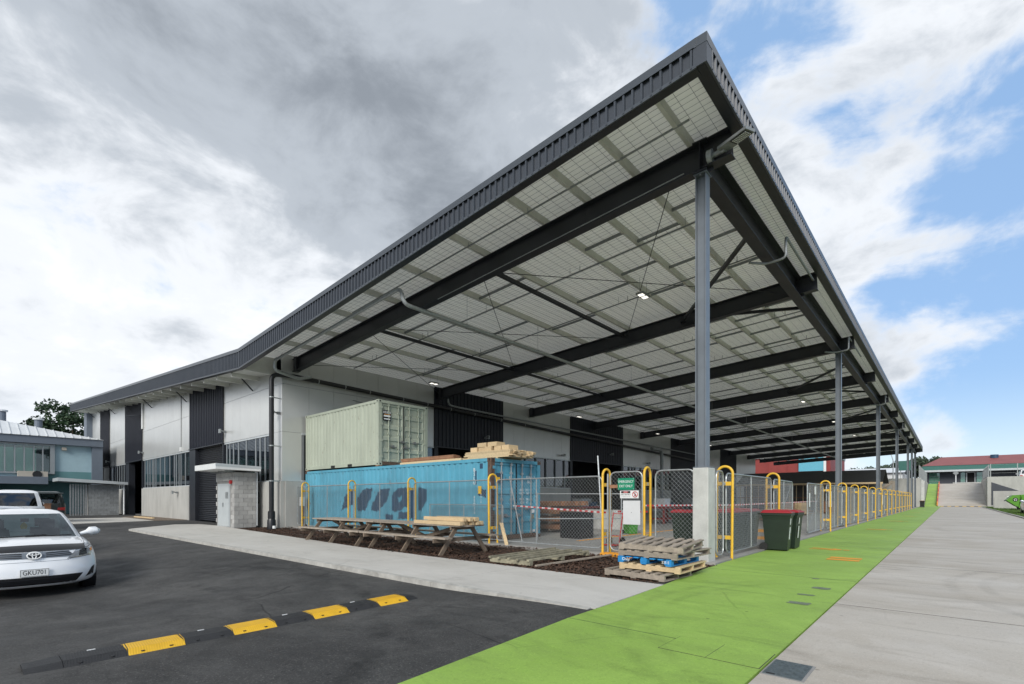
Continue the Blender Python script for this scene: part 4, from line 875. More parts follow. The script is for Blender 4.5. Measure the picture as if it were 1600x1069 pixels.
# ================================================================ fences
def rrect(L, z0, z1, r, n=4):
    pts = []
    for cx, cz, a0 in ((L-r, z1-r, 90), (L-r, z0+r, 0), (r, z0+r, -90), (r, z1-r, -180)):
        for i in range(n+1): a = R(a0-90*i/n); pts.append((cx+r*math.cos(a), 0, cz+r*math.sin(a)))
    return pts
MESHC = {}
def chain(L, z0, z1, pitch=.098, r=.0033):
    key = ('chain', round(L, 2), z0, z1)
    if key in MESHC: return MESHC[key]
    m = MB(); H = z1-z0
    for s in (1, -1):
        c = -H if s == 1 else 0
        while c < L+(0 if s == 1 else H):
            # line x = c + s*(z-z0)
            za, zb = z0, z1; xa, xb = c, c+s*H
            def clip(xa, za, xb, zb, lim, ge):
                fa, fbb = (xa >= lim) == ge, (xb >= lim) == ge
                if fa and fbb: return xa, za, xb, zb
                if not fa and not fbb: return None
                tt = (lim-xa)/(xb-xa); xm, zm = lim, za+tt*(zb-za)
                return (xa, za, xm, zm) if fa else (xm, zm, xb, zb)
            q = clip(xa, za, xb, zb, .02, True); q = q and clip(*q, L-.02, False)
            if q and abs(q[3]-q[1]) > .01: m.tube([(q[0], .002*s, q[1]), (q[2], .002*s, q[3])], r, 3, cap=False)
            c += pitch
    MESHC[key] = m.mesh('chain_link', 'galv', fixn=False); return MESHC[key]
def fence_panel(name, label, cat, loc, rz, L, z0=.12, z1=1.9, mid=(.5,), group=None, rad=.14, cross=False, fm='galv'):
    t = thing(name, label, cat, loc, rz, group, local=True)
    key = ('frame', round(L, 2), z0, z1, fm)
    if key not in MESHC: MESHC[key] = MB().tube(rrect(L, z0, z1, min(rad, L/2-.01)), .019, 8, closed=True).mesh('frame', fm, smooth=True)
    link('frame', MESHC[key], t)
    o = link('chain_link', chain(L, z0, z1), t); o['kind'] = 'stuff'
    for f in mid:
        k2 = ('mid', z0, z1)
        if k2 not in MESHC: MESHC[k2] = MB().tube([(0, 0, z0), (0, 0, z1)], .016, 8).mesh('middle_post', 'galv', smooth=True)
        link('middle_post', MESHC[k2], t, (L*f, 0, 0))
    if cross:
        for a, b in (((.03, z0+.03), (L-.03, z1-.03)), ((.03, z1-.03), (L-.03, z0+.03))): MB().tube([(a[0], .022, a[1]), (b[0], .022, b[1])], .010, 6).build('cross_brace', 'galv', t)
    return t
hoop_src = None
def hoop(u, v, rz, label):
    global hoop_src
    if hoop_src is None:
        t = thing('yellow_hoop', label, 'hoop', (0, 0, 0), 0, 'yellow hoops along the fence', local=True)
        pts = [(-.165, 0, -.1), (-.165, 0, 1.88)]+[(-.165*math.cos(R(a)), 0, 1.88+.165*math.sin(R(a))) for a in range(15, 180, 15)]+[(.165, 0, 1.88), (.165, 0, -.1)]
        MB().tube(pts, .029, 10).build('tube', 'yellow_paint', t, smooth=True, world=False)
        for z in (.42, 1.62):
            b = MB().box(-.165, .165, -.006, .006, z, z+.085).build('crossbar', 'yellow_paint', t, world=False)
            MB().box(-.02, .02, -.02, .02, z+.01, z+.075).build('clamp', 'galv', b, world=False)
        hoop_src = t; o = t
    else: o = copy_tree(hoop_src)
    o.location = (u, v, .02); q_ = random.Random(label); o.rotation_euler = (R(q_.uniform(-.7, .7)), R(q_.uniform(-.7, .7)), rz+R(q_.uniform(-5, 5))); o['label'] = label; return o
FU = 10.6
HV = [21.95, 18.0, 14.05, 10.13, 6.30, 5.22]
names = ['by the building corner', 'in front of the pale container', 'in front of the dark lettering on the blue container', 'at the door corner of the blue container', 'at the left side of the exit gate', 'at the right side of the exit gate']
for v, n in zip(HV, names): hoop(FU, v, 0, f'yellow hoop straddling the fence {n}')
MR = R(-90)   # panels run towards -Y
for i, (a, b) in enumerate(zip(HV[:3], HV[1:4])):
    fence_panel('fence_panel', f'chain-link fence panel in front of the blue container, {ORD(i)} from the building', 'fence panel', (FU, a-.12, 0), MR, a-b-.24, group='chain-link panels facing the footpath', mid=(.5,))
fence_panel('fence_panel', 'wide chain-link gate panel between the blue container and the exit gate', 'fence panel', (FU, 10.0, 0), MR, 3.58, group='chain-link panels facing the footpath', mid=(.42,))
fence_panel('fence_panel', 'short chain-link panel between the building corner and the first hoop', 'fence panel', (FU+.05, 22.85, 0), MR, .78, mid=(.5,))
fence_panel('fence_panel', 'chain-link panel between the exit gate and the concrete plinth', 'fence panel', (FU, 5.02, 0), MR, .90, z1=1.98, mid=())
eg = fence_panel('exit_gate', 'narrow chain-link exit gate carrying the green emergency exit sign', 'gate', (FU-.05, 6.16, 0), MR, .84, z0=.1, z1=1.98, mid=())
MB().tube([(.88, 0, .05), (.88, 0, 1.95)], .03, 8).build('gate_post', 'galv', eg, world=False); MB().tube([(-.07, 0, .05), (-.07, 0, 1.95)], .022, 8).build('gate_post', 'galv', eg, world=False); MB().box(0, .22, -.03, -.02, 1.6, 1.68).build('latch', 'timber_red', eg, world=False)
s1 = thing('exit_sign', 'green sign reading EMERGENCY EXIT ONLY on the exit gate', 'sign', (10.5, 5.72, 1.55)); MB().box(10.50, 10.515, 5.50, 5.93, 1.555, 1.83).build('board', 'sign_green', s1)
text('lettering', 'EMERGENCY', 'sign_white', s1, (10.498, 5.715, 1.745), FACE_U, .085, .001, .82); text('lettering', 'EXIT ONLY', 'sign_white', s1, (10.498, 5.715, 1.64), FACE_U, .085, .001, .82)
for v in (5.52, 5.91):
    for z in (1.575, 1.81): MB().cyl((10.50, v, z), (10.497, v, z), .008, 8).build('screw', 'chrome', s1)
s2 = thing('no_entry_sign', 'white DANGER NO ENTRY sign below the green exit sign', 'sign', (10.5, 5.63, 1.36)); MB().box(10.50, 10.512, 5.39, 5.87, 1.355, 1.535).build('board', 'sign_white', s2)
MB().box(10.496, 10.50, 5.60, 5.84, 1.475, 1.525).build('black_band', 'sign_black', s2); m = MB().poly([(10.4945, 5.72+.07*math.cos(R(a)), 1.50+.018*math.sin(R(a))) for a in range(0, 360, 20)]); m.build('red_oval', 'red_paint', s2)
text('lettering', 'DANGER', 'sign_white', s2, (10.4935, 5.72, 1.5), FACE_U, .026, .0005); text('lettering', 'NO ENTRY', 'sign_black', s2, (10.498, 5.72, 1.44), FACE_U, .052, .001)
text('lettering', 'AUTHORISED PERSONNEL ONLY', 'sign_black', s2, (10.498, 5.72, 1.39), FACE_U, .016, .0005)
c0 = (5.48, 1.445); m = MB().tube([(10.497, c0[0]+.065*math.cos(R(a)), c0[1]+.065*math.sin(R(a))) for a in range(0, 360, 15)], .008, 4, closed=True); m.bar((10.496, c0[0]+.046, c0[1]+.046), (10.496, c0[0]-.046, c0[1]-.046), .014, .004, up=(1, 0, 0)); m.build('red_circle', 'red_paint', s2)
m = MB().poly([(10.498, c0[0]+.012*math.cos(R(a)), c0[1]+.038+.012*math.sin(R(a))) for a in range(0, 360, 30)])
for a, b in (((0, .022), (0, -.01)), ((0, -.01), (.025, -.045)), ((0, -.01), (-.025, -.045)), ((-.028, .0), (.028, .012))): m.bar((10.498, c0[0]+a[0], c0[1]+a[1]), (10.498, c0[0]+b[0], c0[1]+b[1]), .012, .002, up=(1, 0, 0))
m.build('figure', 'sign_black', s2)
s3 = thing('blank_plate', 'plain pale metal plate fixed on the exit gate beside the latch', 'plate', (10.5, 5.56, .75)); MB().box(10.50, 10.512, 5.35, 5.79, .74, 1.30).build('board', 'sign_grey', s3); MB().cyl((10.50, 5.57, 1.02), (10.496, 5.57, 1.02), .007, 8).build('hole', 'sign_black', s3)
# fence along the green path
FV = 3.78
HU = [11.42+4.03*i for i in range(18)]
k = 0
for i, u in enumerate(HU):
    if i == 2: continue
    w = 'beside the concrete plinth' if i == 0 else 'behind the two wheelie bins' if i == 1 else f'{ORD(i-3)} beyond the opening in the fence along the green path'
    hoop(u, FV, R(90), f'yellow hoop {w}')
fence_panel('fence_panel', 'narrow chain-link panel between the concrete plinth and the nearest yellow hoop', 'fence panel', (10.86, FV-.02, 0), 0, .44, z1=1.95, mid=())
fence_panel('fence_panel', 'chain-link panel behind the two wheelie bins on the green path', 'fence panel', (11.55, FV, 0), 0, 3.76, z1=1.92)
g1 = fence_panel('swing_gate', 'cross-braced mesh gate leaf just right of the wheelie bins', 'gate', (15.58, FV, 0), R(3), 3.0, z1=1.9, cross=True)
g2 = fence_panel('swing_gate', 'cross-braced mesh gate leaf with two small notices, beyond the gap', 'gate', (20.15, FV+.02, 0), R(1), 3.25, z1=1.9, cross=True)
for x, z, w, h in ((.18, 1.05, .2, .5), (1.25, 1.5, .3, .3)): MB().box(x, x+w, -.03, -.025, z, z+h).build('notice', 'sign_white', g2, world=False)
for i in range(3, len(HU)-1):
    fence_panel('fence_panel', f'chain-link panel along the green path, {ORD(i-3)} beyond the swing gates', 'fence panel', (HU[i]+.12, FV, 0), 0, 3.79, z1=1.9, group='chain-link panels along the green path')
nb = MB().box(23.95, 24.55, FV-.05, FV-.035, 1.0, 1.65).build('notice_board', 'sign_white'); tag(nb, 'white notice fixed to the first fence panel beyond the swing gates', 'notice')
nb = MB().box(45.2, 46.0, FV-.05, FV-.035, .9, 1.6).build('notice_board', 'sign_white'); tag(nb, 'white notice far along the green path fence', 'notice')
# weld-mesh hurdle leaning behind the fence
t = thing('mesh_hurdle', 'low galvanised weld-mesh hurdle standing behind the fence by the picnic tables', 'mesh panel', (10.8, 11.9, .03))
MB().tube(rrect(3.4, .08, 1.12, .02, 1), .017, 6, closed=True).build('frame', 'galv', t, world=False); 
m = MB()
for i in range(46): m.bar((.03+i*.074, 0, .08), (.03+i*.074, 0, 1.12), .005, .005)
for i in range(14): m.bar((.02, 0, .1+i*.074), (3.38, 0, .1+i*.074), .005, .005)
o = m.build('mesh', 'galv', t, world=False); o['kind'] = 'stuff'; MB().tube([(1.7, 0, .08), (1.7, 0, 1.12)], .014, 6).build('middle_post', 'galv', t, world=False)
t.rotation_euler = (0, 0, R(-90)); t.location = (10.82, 13.35, .03)
# barrier tape
def tape(label, pts, group=None):
    t = thing('barrier_tape', label, 'tape', pts[0]); P = [Vector(p) for p in pts]; s = 0; k = 0
    for a, b in zip(P, P[1:]):
        L = (b-a).length; n = int(L/.14)
        for i in range(n): 
            p, q = a.lerp(b, i/n), a.lerp(b, (i+1)/n); MB().hexa([p+Vector((0, 0, -.024)), q+Vector((0, 0, -.024)), q+Vector((.002, .002, -.024)), p+Vector((.002, .002, -.024)), p+Vector((0, 0, .024)), q+Vector((0, 0, .024)), q+Vector((.002, .002, .024)), p+Vector((.002, .002, .024))]).build('stripe', 'tape_red' if k % 2 else 'sign_white', t); k += 1
tape('red and white barrier tape strung from the blue container to the exit gate', [(11.9, 10.5, 1.12), (12.2, 10.45, 1.1), (11.6, 8.2, 1.03), (10.75, 6.4, 1.0)])
tape('red and white barrier tape strung behind the exit gate', [(10.8, 6.2, 1.03), (12.2, 6.0, 1.0)])
tape('red and white barrier tape strung inside the fence beyond the wheelie bins', [(13, 6.5, 1.15), (20, 6.2, 1.1), (32, 5.5, 1.2)])
# ================================================================ wheelie bins
bin_src = {}
def wheelie(u, v, rz, label, lid='bin_red', body='bin_green', grp=None, z=.03, sticker=False, sc=1.0):
    key = (lid, body)
    if key not in bin_src:
        t = thing('wheelie_bin', label, 'wheelie bin', (0, 0, 0), 0, grp, local=True)   # front faces -Y
        m = MB(); ring = lambda w, d, z, y0: [(-w/2, y0-d/2, z), (w/2, y0-d/2, z), (w/2, y0+d/2, z), (-w/2, y0+d/2, z)]
        lv = [ring(.44, .50, .03, 0), ring(.47, .535, .25, .0), ring(.52, .62, .80, .0), ring(.545, .66, .90, 0), ring(.58, .70, .91, 0), ring(.58, .70, .965, 0)]
        for a, b in zip(lv, lv[1:]):
            for i in range(4): m.quad(a[i], a[(i+1) % 4], b[(i+1) % 4], b[i])
        m.quad(*lv[0]); o = m.build('body', body, t, world=False)
        bv = o.modifiers.new('bevel', 'BEVEL'); bv.width = .02; bv.segments = 2; bv.limit_method = 'ANGLE'; bv.angle_limit = R(50)
        m = MB().box(-.29, .29, -.365, .36, .968, .995)
        n = len(m.v); m.hexa([(-.28, -.355, .995), (.28, -.355, .995), (.28, .35, .995), (-.28, .35, .995), (-.2, -.26, 1.035), (.2, -.26, 1.035), (.2, .30, 1.045), (-.2, .30, 1.045)]); o = m.build('lid', lid, t, world=False)
        bv = o.modifiers.new('bevel', 'BEVEL'); bv.width = .012; bv.segments = 2
        MB().tube([(-.2, .36, .94), (-.2, .43, .96), (.2, .43, .96), (.2, .36, .94)], .016, 8).build('handle', body, t, world=False)
        for s in (-1, 1):
            w = MB().cyl((s*.225, .29, .10), (s*.275, .29, .10), .10, 18).build('wheel', 'rubber', t, smooth=True, world=False); MB().cyl((s*.27, .29, .10), (s*.28, .29, .10), .05, 12).build('hub', 'black_plastic', w, world=False)
        MB().cyl((-.25, .29, .10), (.25, .29, .10), .012, 8).build('axle', 'galv_dull', t, world=False)
        bin_src[key] = t; o = t
    else: o = copy_tree(bin_src[key])
    o.location = (u, v, z); o.rotation_euler = (0, 0, rz); o['label'] = label; o.scale = (sc, sc, sc)
    if grp: o['group'] = grp
    if sticker:
        m = MB().quad((.02, -.336, .22), (.14, -.3, .22), (.15, -.335, .62), (.03, -.345, .62)); 
        for z0, z1 in ((.28, .58), (.64, .78)): MB().box(.03, .15, -.345, -.30-(z0)*.05, z0, z1).build('sticker', 'sign_white' if z0 < .5 else 'lining', o, world=False)
    return o
wheelie(14.25, 3.36, R(4), 'green wheelie bin with a red lid on the green path, nearer of two', grp='wheelie bins on the green path', z=.006)
wheelie(15.02, 3.32, R(-3), 'green wheelie bin with a red lid on the green path, farther of two', grp='wheelie bins on the green path', z=.006)
for o in (bin_src[('bin_red', 'bin_green')],): pass
for i in range(4): wheelie(12.95+.64*i, 4.30+.04*(i % 2), R(2*i-3), f'red-lidded green bin inside the fence behind the plinth, {ORD(i)} in the row', grp='bins inside the fence')
wheelie(12.15, 4.92, R(12), 'red-lidded dark bin on the canopy floor seen left of the concrete plinth', grp='bins inside the fence')
wheelie(16.7, 8.9, R(-30), 'bright green open tub behind the exit gate', lid='bin_bright', body='bin_bright', sc=.75)
wheelie(96.2, 3.1, R(90), 'small dark bin at the foot of the ramp by the far fence end', lid='timber_red', body='black_plastic', z=.006)
# the stickers on the two bins outside
for (u, v, l) in ((14.25, 3.36, 'nearer'), (15.02, 3.32, 'farther')):
    m = MB()
    for z0, z1, w in ((.30, .62, .10), (.68, .84, .08)): m.quad((u-.13, v-.262-z0*.077, z0), (u-.13+w, v-.262-z0*.077, z0), (u-.13+w, v-.262-z1*.077, z1), (u-.13, v-.262-z1*.077, z1))
    tag(m.build('bin_label', 'sign_white'), f'white labels stuck on the front of the {l} bin on the green path', 'label')
# ================================================================ pallets
def pallet(label, loc, rz, m, tilt=(0, 0), W=1.2, D=1.05, H=.112, ndeck=7, blocks=True, group='pallet stack'):
    t = thing('pallet', label, 'pallet', loc, rz, group, local=True); t.rotation_euler = (tilt[0], tilt[1], rz); rng = random.Random(label)
    for x in (-W/2, -.05, W/2-.1):
        if blocks:
            for y in (-D/2, -.06, D/2-.12): MB().box(x, x+.10, y, y+.12, .02, H-.02).build('block', m, t, world=False)
        else: MB().box(x, x+.05, -D/2, D/2, .018, H-.018).build('stringer', m, t, world=False)
    n = ndeck; w = .088
    if blocks:
        n = ndeck; w = D/n*.66
        for i in range(n): y = -D/2+i*(D-w)/(n-1)+rng.uniform(-.006, .006); MB().box(-W/2, W/2, y, y+w, H-.018, H).build('deck_board', m, t, world=False)
        for y in (-D/2, -.05, D/2-.1): MB().box(-W/2, W/2, y, y+.10, 0, .018).build('base_board', m, t, world=False)
    else:
        for i in range(n): y = -D/2+i*(D-w)/(n-1)+rng.uniform(-.01, .01); MB().box(-W/2, W/2+rng.uniform(-.01, .01), y, y+w, H-.018, H).build('deck_board', m, t, world=False)
        for y in (-D/2, -.05, D/2-.1): MB().box(-W/2, W/2, y, y+.10, 0, .018).build('base_board', m, t, world=False)
    return t
# local X of a pallet runs along world Y after the quarter turn
pallet('weathered grey pallet at the bottom of the stack by the green path', (8.12, 3.98, .0), R(-4), 'timber_grey', W=1.0, D=1.15, blocks=False)
pallet('tan pallet second from the bottom of the stack by the green path', (8.42, 3.84, .113), R(1), 'timber_new', W=1.2, D=1.1, blocks=False)
pb = pallet('bright blue pallet in the middle of the stack', (8.36, 3.90, .226), R(-2), 'pallet_blue', W=1.1, D=1.0)
text('lettering', 'Chep', 'print_white', pb, (-.552, .34, .062), FACE_U, .07, .001); text('lettering', '235 E', 'print_white', pb, (-.552, -.40, .062), FACE_U, .06, .001)
pallet('grey pallet resting on the blue pallet', (8.50, 3.84, .339), R(-3), 'timber_grey', W=1.35, D=1.1, blocks=False)
pallet('weathered pallet with wide gaps on top of the stack', (8.34, 3.84, .482), R(2), 'timber_grey', tilt=(R(1), R(-4)), W=1.0, D=1.15, blocks=False, ndeck=7)
# slatted frames lying in the mulch
def slat_frame(label, u0, v0, du, dv, rz, n, z=.0):
    t = thing('slatted_frame', label, 'timber frame', (u0, v0, z), rz, local=True); rng = random.Random(label)
    for i in range(n): y = i*dv/(n-1); MB().box(rng.uniform(-.05, .03), du+rng.uniform(-.15, .1), y-.03, y+.03, .085, .125).build('slat', 'timber_mossy', t, world=False)
    for x in (.02, du*.5, du-.12): MB().box(x, x+.10, -.03, dv+.03, 0, .083).build('bearer', 'timber_mossy', t, world=False)
    return t
slat_frame('mossy slatted timber frame lying in the mulch below the wide gate panel', 7.62, 6.32, 2.35, 1.02, R(2), 5)
t = thing('loose_plank', 'long thin plank lying beside the mossy slatted frame', 'plank', (7.7, 6.1, 0)); MB().bar((7.62, 6.12, .02), (10.2, 5.95, .03), .06, .03).build('plank', 'timber_grey', t)
t = thing('leaning_plank', 'short plank leaning on the gate panel near the blue container', 'plank', (10.5, 9.3, .0)); MB().bar((10.42, 9.42, -.02), (10.75, 9.95, .62), .1, .035).build('plank', 'timber_new', t)
t = thing('steel_prop', 'thin galvanised prop leaning inside the fence near the exit gate', 'prop', (11.0, 7.0, .03)); MB().tube([(11.2, 6.75, .03), (11.5, 7.1, 2.5)], .02, 8).build('tube', 'galv', t)
t = thing('steel_prop', 'thin galvanised prop leaning on the container doors', 'prop', (11.4, 9.4, .03)); MB().tube([(11.3, 9.6, .03), (11.75, 10.52, 2.05)], .02, 8).build('tube', 'galv_dull', t)
# ================================================================ picnic tables
def picnic(label, v0, L):
    t = thing('picnic_table', label, 'picnic table', (8.4, v0+L/2, 0), group='picnic tables in the mulch'); rng = random.Random(label)
    H = .70
    for i in range(5):
        x = 7.98+i*.17; MB().box(x, x+.155, v0+rng.uniform(-.02, .02), v0+L+rng.uniform(-.02, .02), H-.035, H).build('top_plank', 'timber_grey', t)
    for x0 in (7.50, 9.06):
        for i in range(2): x = x0+i*.13; MB().box(x, x+.12, v0+rng.uniform(-.02, .02), v0+L+rng.uniform(-.02, .02), .395, .43).build('seat_plank', 'timber_grey', t)
    for v in (v0+.32, v0+L/2, v0+L-.32):
        for a, b in (((7.62, -.03), (8.16, H-.04)), ((9.18, -.03), (8.64, H-.04))): MB().bar((a[0], v, a[1]), (b[0], v, b[1]), .045, .10, up=(1, 0, 0)).build('leg', 'timber_leg', t)
        MB().box(7.46, 9.34, v+.024, v+.069, .30, .394).build('seat_bearer', 'timber_leg', t); MB().box(8.0, 8.8, v+.024, v+.069, H-.12, H-.036).build('top_bearer', 'timber_leg', t)
    for v, w in ((v0+.55, v0+L/2-.05), (v0+L-.55, v0+L/2+.05)): MB().bar((8.4, v, H-.06), (8.4, w, .34), .045, .09).build('brace', 'timber_leg', t)
picnic('grey timber picnic table with a bare top, nearer the building', 12.42, 3.62)
picnic('grey timber picnic table with loose timber lying on its end', 8.72, 3.62)
t = thing('timber_pile', 'loose pale timber lengths lying on the end of the picnic table', 'timber pile', (8.4, 9.3, .70)); rng = random.Random(8)
for i in range(6):
    x = 7.98+i*.14; MB().bar((x, 8.72+rng.uniform(-.08, .08), .748), (x+rng.uniform(-.05, .05), 10.15+rng.uniform(-.2, .2), .748), .09, .088).build('length', 'timber_new', t)
for i in range(4):
    x = 8.15+i*.16; MB().bar((x, 8.75+rng.uniform(-.1, .1), .84), (x+rng.uniform(-.1, .1), 10.2+rng.uniform(-.2, .2), .84), .09, .088).build('length', 'timber_new', t)
MB().bar((8.1, 10.0, .745), (8.1, 10.6, .745), .09, .085).build('length', 'timber_new', t)
# ================================================================ rubber speed hump
def hump(label, segs, v0, zf, name='speed_hump', wdt=.50, h=.050):
    t = thing(name, label, 'speed hump', (segs[0][0], v0, zf(segs[0][0])))
    for i, (a, b, m, end) in enumerate(segs):
        za, zb = zf(a), zf(b); w = wdt/2
        ha, hb = (.034 if end == 'l' else h), (.03 if end == 'r' else h); ia, ib = (.3 if end == 'l' else .45), (.3 if end == 'r' else .45)
        P = lambda u, z, hh, s: [(u, v0-w, z), (u, v0-w*s, z+hh), (u, v0+w*s, z+hh), (u, v0+w, z)]
        A, B = P(a+.002, za, ha, .45), P(b-.002, zb, hb, .45)
        if end == 'l': A = [(x, v0+(y-v0)*.86, z) for x, y, z in A]
        if end == 'r': B = [(x, v0+(y-v0)*.86, z) for x, y, z in B]
        mb = MB()
        for k in range(3): mb.quad(A[k], B[k], B[k+1], A[k+1])
        mb.poly(A); mb.poly(B[::-1]); s = mb.build('segment', m, t)
        if not end and name == 'speed_hump':
            for f in (.25, .75):
                x = a+(b-a)*f; sl = h/(w*.55); y = v0-w*.72; zz = zf(x)+(w*.28)*sl; MB().tube([(x, y-.004, zz-.004), (x, y-.003, zz+.004)], .016, 10).build('bolt', 'sign_black', s)
            tr = MB(); nn = 22
            for q in range(nn):
                x = a+(b-a)*(q+.5)/nn; z = zf(x); tr.quad((x-.003, v0-w*.97, z+.004), (x+.004, v0-w*.97, z+.004), (x+.022, v0-w*.46, z+h+.002), (x+.015, v0-w*.46, z+h+.002)); tr.quad((x+.015, v0-w*.46, z+h+.002), (x+.022, v0-w*.46, z+h+.002), (x+.04, v0+w*.44, z+h+.002), (x+.033, v0+w*.44, z+h+.002))
            o_ = tr.build('tread', 'tread_dust' if m == 'rubber_hump' else 'tread_yellow', s); o_['kind'] = 'stuff'
            x = (a+b)/2
            if m == 'rubber_hump': MB().box(x-.03, x+.03, v0+w*.36, v0+w*.42, zf(x)+h-.006, zf(x)+h+.006).build('reflector', 'sign_white', s)
xs = [38, 101, 203, 292.5, 369, 436, 495, 549, 597, 640, 657]
vh = 5.88; us_ = [pix_u(x, vh-.26) for x in xs]
segs = [(us_[i], us_[i+1], 'hump_yellow' if i in (2, 4, 6, 8) else 'rubber_hump', 'l' if i == 0 else 'r' if i == 9 else None) for i in range(10)]
hump('black and yellow rubber speed hump bolted to the asphalt in the foreground', segs, vh, lambda u: asphalt_z(u, vh)+.003)
for du, l in ((0, 'near'), (1.6, 'far')):
    t = thing('ramp_hump', f'yellow and black striped hump across the foot of the ramp, {l} one', 'speed hump', (111.2+du, -1.5, 0))
    for i in range(12): MB().prism([(111.0+du, .002), (111.3+du, .06), (111.6+du, .06), (111.9+du, .002)], -4.4+i*.47, -4.4+(i+.98)*.47, 'y').build('segment', 'hump_yellow' if (i+int(du)) % 2 else 'rubber_hump', t)
# ================================================================ stores, inside stuff
def blockwall(t, face, fixed, a, b, z0, z1, m, skip=None, th=.19):
    k = 0; z = z0
    while z < z1-.02:
        x = a-(.2 if k % 2 else 0); zt = min(z+.192, z1)
        while x < b-.01:
            p, q = max(a, x)+.004, min(b, x+.392)
            if q-p > .03 and not (skip and skip(p, q, z)):
                d = random.uniform(-.003, .003)
                if face == 'v': MB().box(p, q, fixed+d, fixed+th, z, zt).build('block', m, t)
                else: MB().box(fixed+d, fixed+th, p, q, z, zt).build('block', m, t)
            x += .40
        z += .20; k += 1
ks = thing('block_kiosk', 'small grey concrete-block store with double door and flat white roof by the footpath', 'store', (9.1, 26, 0))
MB().box(8.66, 9.58, 24.94, 27.26, -.05, 2.58).build('core', 'mortar', ks)
blockwall(ks, 'v', 24.9, 8.63, 9.6, -.02, 2.6, 'block', th=.035)
DV0, DV1 = pix_v(358.5, 8.63), pix_v(341, 8.63)
blockwall(ks, 'u', 8.63, 24.945, 27.3, -.02, 2.6, 'block', skip=lambda p, q, z: q > DV0-.02 and p < DV1+.02 and z < 2.0, th=.028)
MB().box(8.62, 8.655, DV0-.03, DV1+.03, 0, 2.06).build('door_frame', 'trim', ks)
for a, b in ((DV0+.02, (DV0+DV1)/2-.004), ((DV0+DV1)/2+.004, DV1-.02)):
    d = MB().box(8.60, 8.622, a, b, .02, 2.02).build('door', 'door_grey', ks)
MB().box(8.56, 8.60, (DV0+DV1)/2-.06, (DV0+DV1)/2-.03, .95, 1.15).build('handle', 'galv_dull', d); MB().box(8.594, 8.599, DV0+.08, DV0+.42, 1.35, 1.65).build('notice', 'galv_dull', d)
m = MB().cyl((8.62, 25.2, 2.12), (8.53, 25.2, 2.12), .09, 14).build('alarm_bell', 'red_paint', ks)
rf = MB().hexa([(7.73, 24.5, 2.68), (9.66, 24.5, 2.64), (9.66, 27.4, 2.64), (7.73, 27.4, 2.68), (7.73, 24.5, 2.93), (9.66, 24.5, 2.86), (9.66, 27.4, 2.86), (7.73, 27.4, 2.93)]).build('roof_slab', 'sign_white', ks)
MB().hexa([(7.72, 24.49, 2.80), (9.67, 24.49, 2.75), (9.67, 24.5, 2.75), (7.72, 24.5, 2.80), (7.72, 24.49, 2.935), (9.67, 24.49, 2.865), (9.67, 24.5, 2.865), (7.72, 24.5, 2.935)]).build('fascia', 'trim', rf)
MB().tube([(9.63, 24.86, 2.6), (9.63, 24.86, 0.05)], .03, 8).build('downpipe', 'trim', ks)
for v in (25.1, 26.0, 27.0): MB().box(8.3, 8.7, v, v+.05, 2.60, 2.66).build('roof_bracket', 'galv', ks)
tag(MB().bar((8.9, 40.2, .02), (8.75, 44.6, .02), .12, .1).build('loose_plank', 'timber_new'), 'pale plank lying on the gravel strip along the front wall', 'plank')
bx = thing('meter_box', 'grey electrical box on a red post beside the building corner', 'meter box', (10.75, 22.6, 0)); MB().box(10.7, 10.85, 22.45, 22.75, 1.0, 1.42).build('box', 'sign_grey', bx); MB().tube([(10.78, 22.6, 0), (10.78, 22.6, 1.0)], .05, 8).build('post', 'roof_red', bx)
# things standing under the canopy
t = thing('tool_crate', 'matt black tall crate standing behind the wide gate panel', 'crate', (13.9, 9.4, .03)); MB().box(13.5, 14.3, 9.0, 9.8, .05, .86).build('case', 'black_plastic', t); MB().box(13.48, 14.32, 8.98, 9.82, .86, .90).build('lid', 'black_plastic', t)
for x in (13.52, 14.2): MB().box(x, x+.08, 9.0, 9.8, .03, .05).build('skid', 'rubber', t)
rng = random.Random(21)
t = thing('board_rack', 'rack of red-brown boards stacked beside the container doors', 'timber rack', (16.5, 12.5, .03))
for k in range(4):
    z = .08+k*.30
    for v in (11.6, 13.3): MB().box(15.3, 17.6, v, v+.09, z, z+.08).build('bearer', 'timber_grey', t)
    for i in range(7): MB().box(15.35+i*.31, 15.6+i*.31, 11.3+rng.uniform(-.15, .1), 13.6, z+.082, z+.26).build('plank', 'timber_red', t)
t = thing('pipe_rack', 'galvanised pipe frame standing by the boards under the canopy', 'pipe frame', (13.6, 8.5, .03))
m = MB().tube([(12.4, 9.9, .03), (12.4, 9.9, 1.5), (14.4, 8.0, 1.5), (14.4, 8.0, .03)], .03, 8); m.build('hoop_pipe', 'galv', t); MB().tube([(12.4, 9.9, .7), (14.4, 8.0, .7)], .02, 8).build('cross_pipe', 'galv', t)
t = thing('low_wall_block', 'pale concrete block wall on the canopy floor behind the exit gate', 'concrete block', (19, 11, .03)); MB().box(18.6, 19.2, 9.6, 13.0, .03, .86).build('block', 'concrete_plinth', t)
t = thing('sack_truck', 'red sack truck standing just inside the exit gate', 'trolley', (12.2, 7.0, .03)); m = MB()
for v in (6.9, 7.2): m.tube([(12.3, v, .1), (12.5, v, .95)], .018, 6)
for z in (.3, .92): m.bar((12.3+z*.2, 6.9, z), (12.3+z*.2, 7.2, z), .02, .02)
m.build('frame', 'red_paint', t); MB().box(12.0, 12.3, 6.85, 7.25, .05, .07).build('toe_plate', 'red_paint', t)
for v in (6.84, 7.26): MB().cyl((12.38, v-.03, .15), (12.38, v+.03, .15), .12, 14).build('wheel', 'rubber', t)
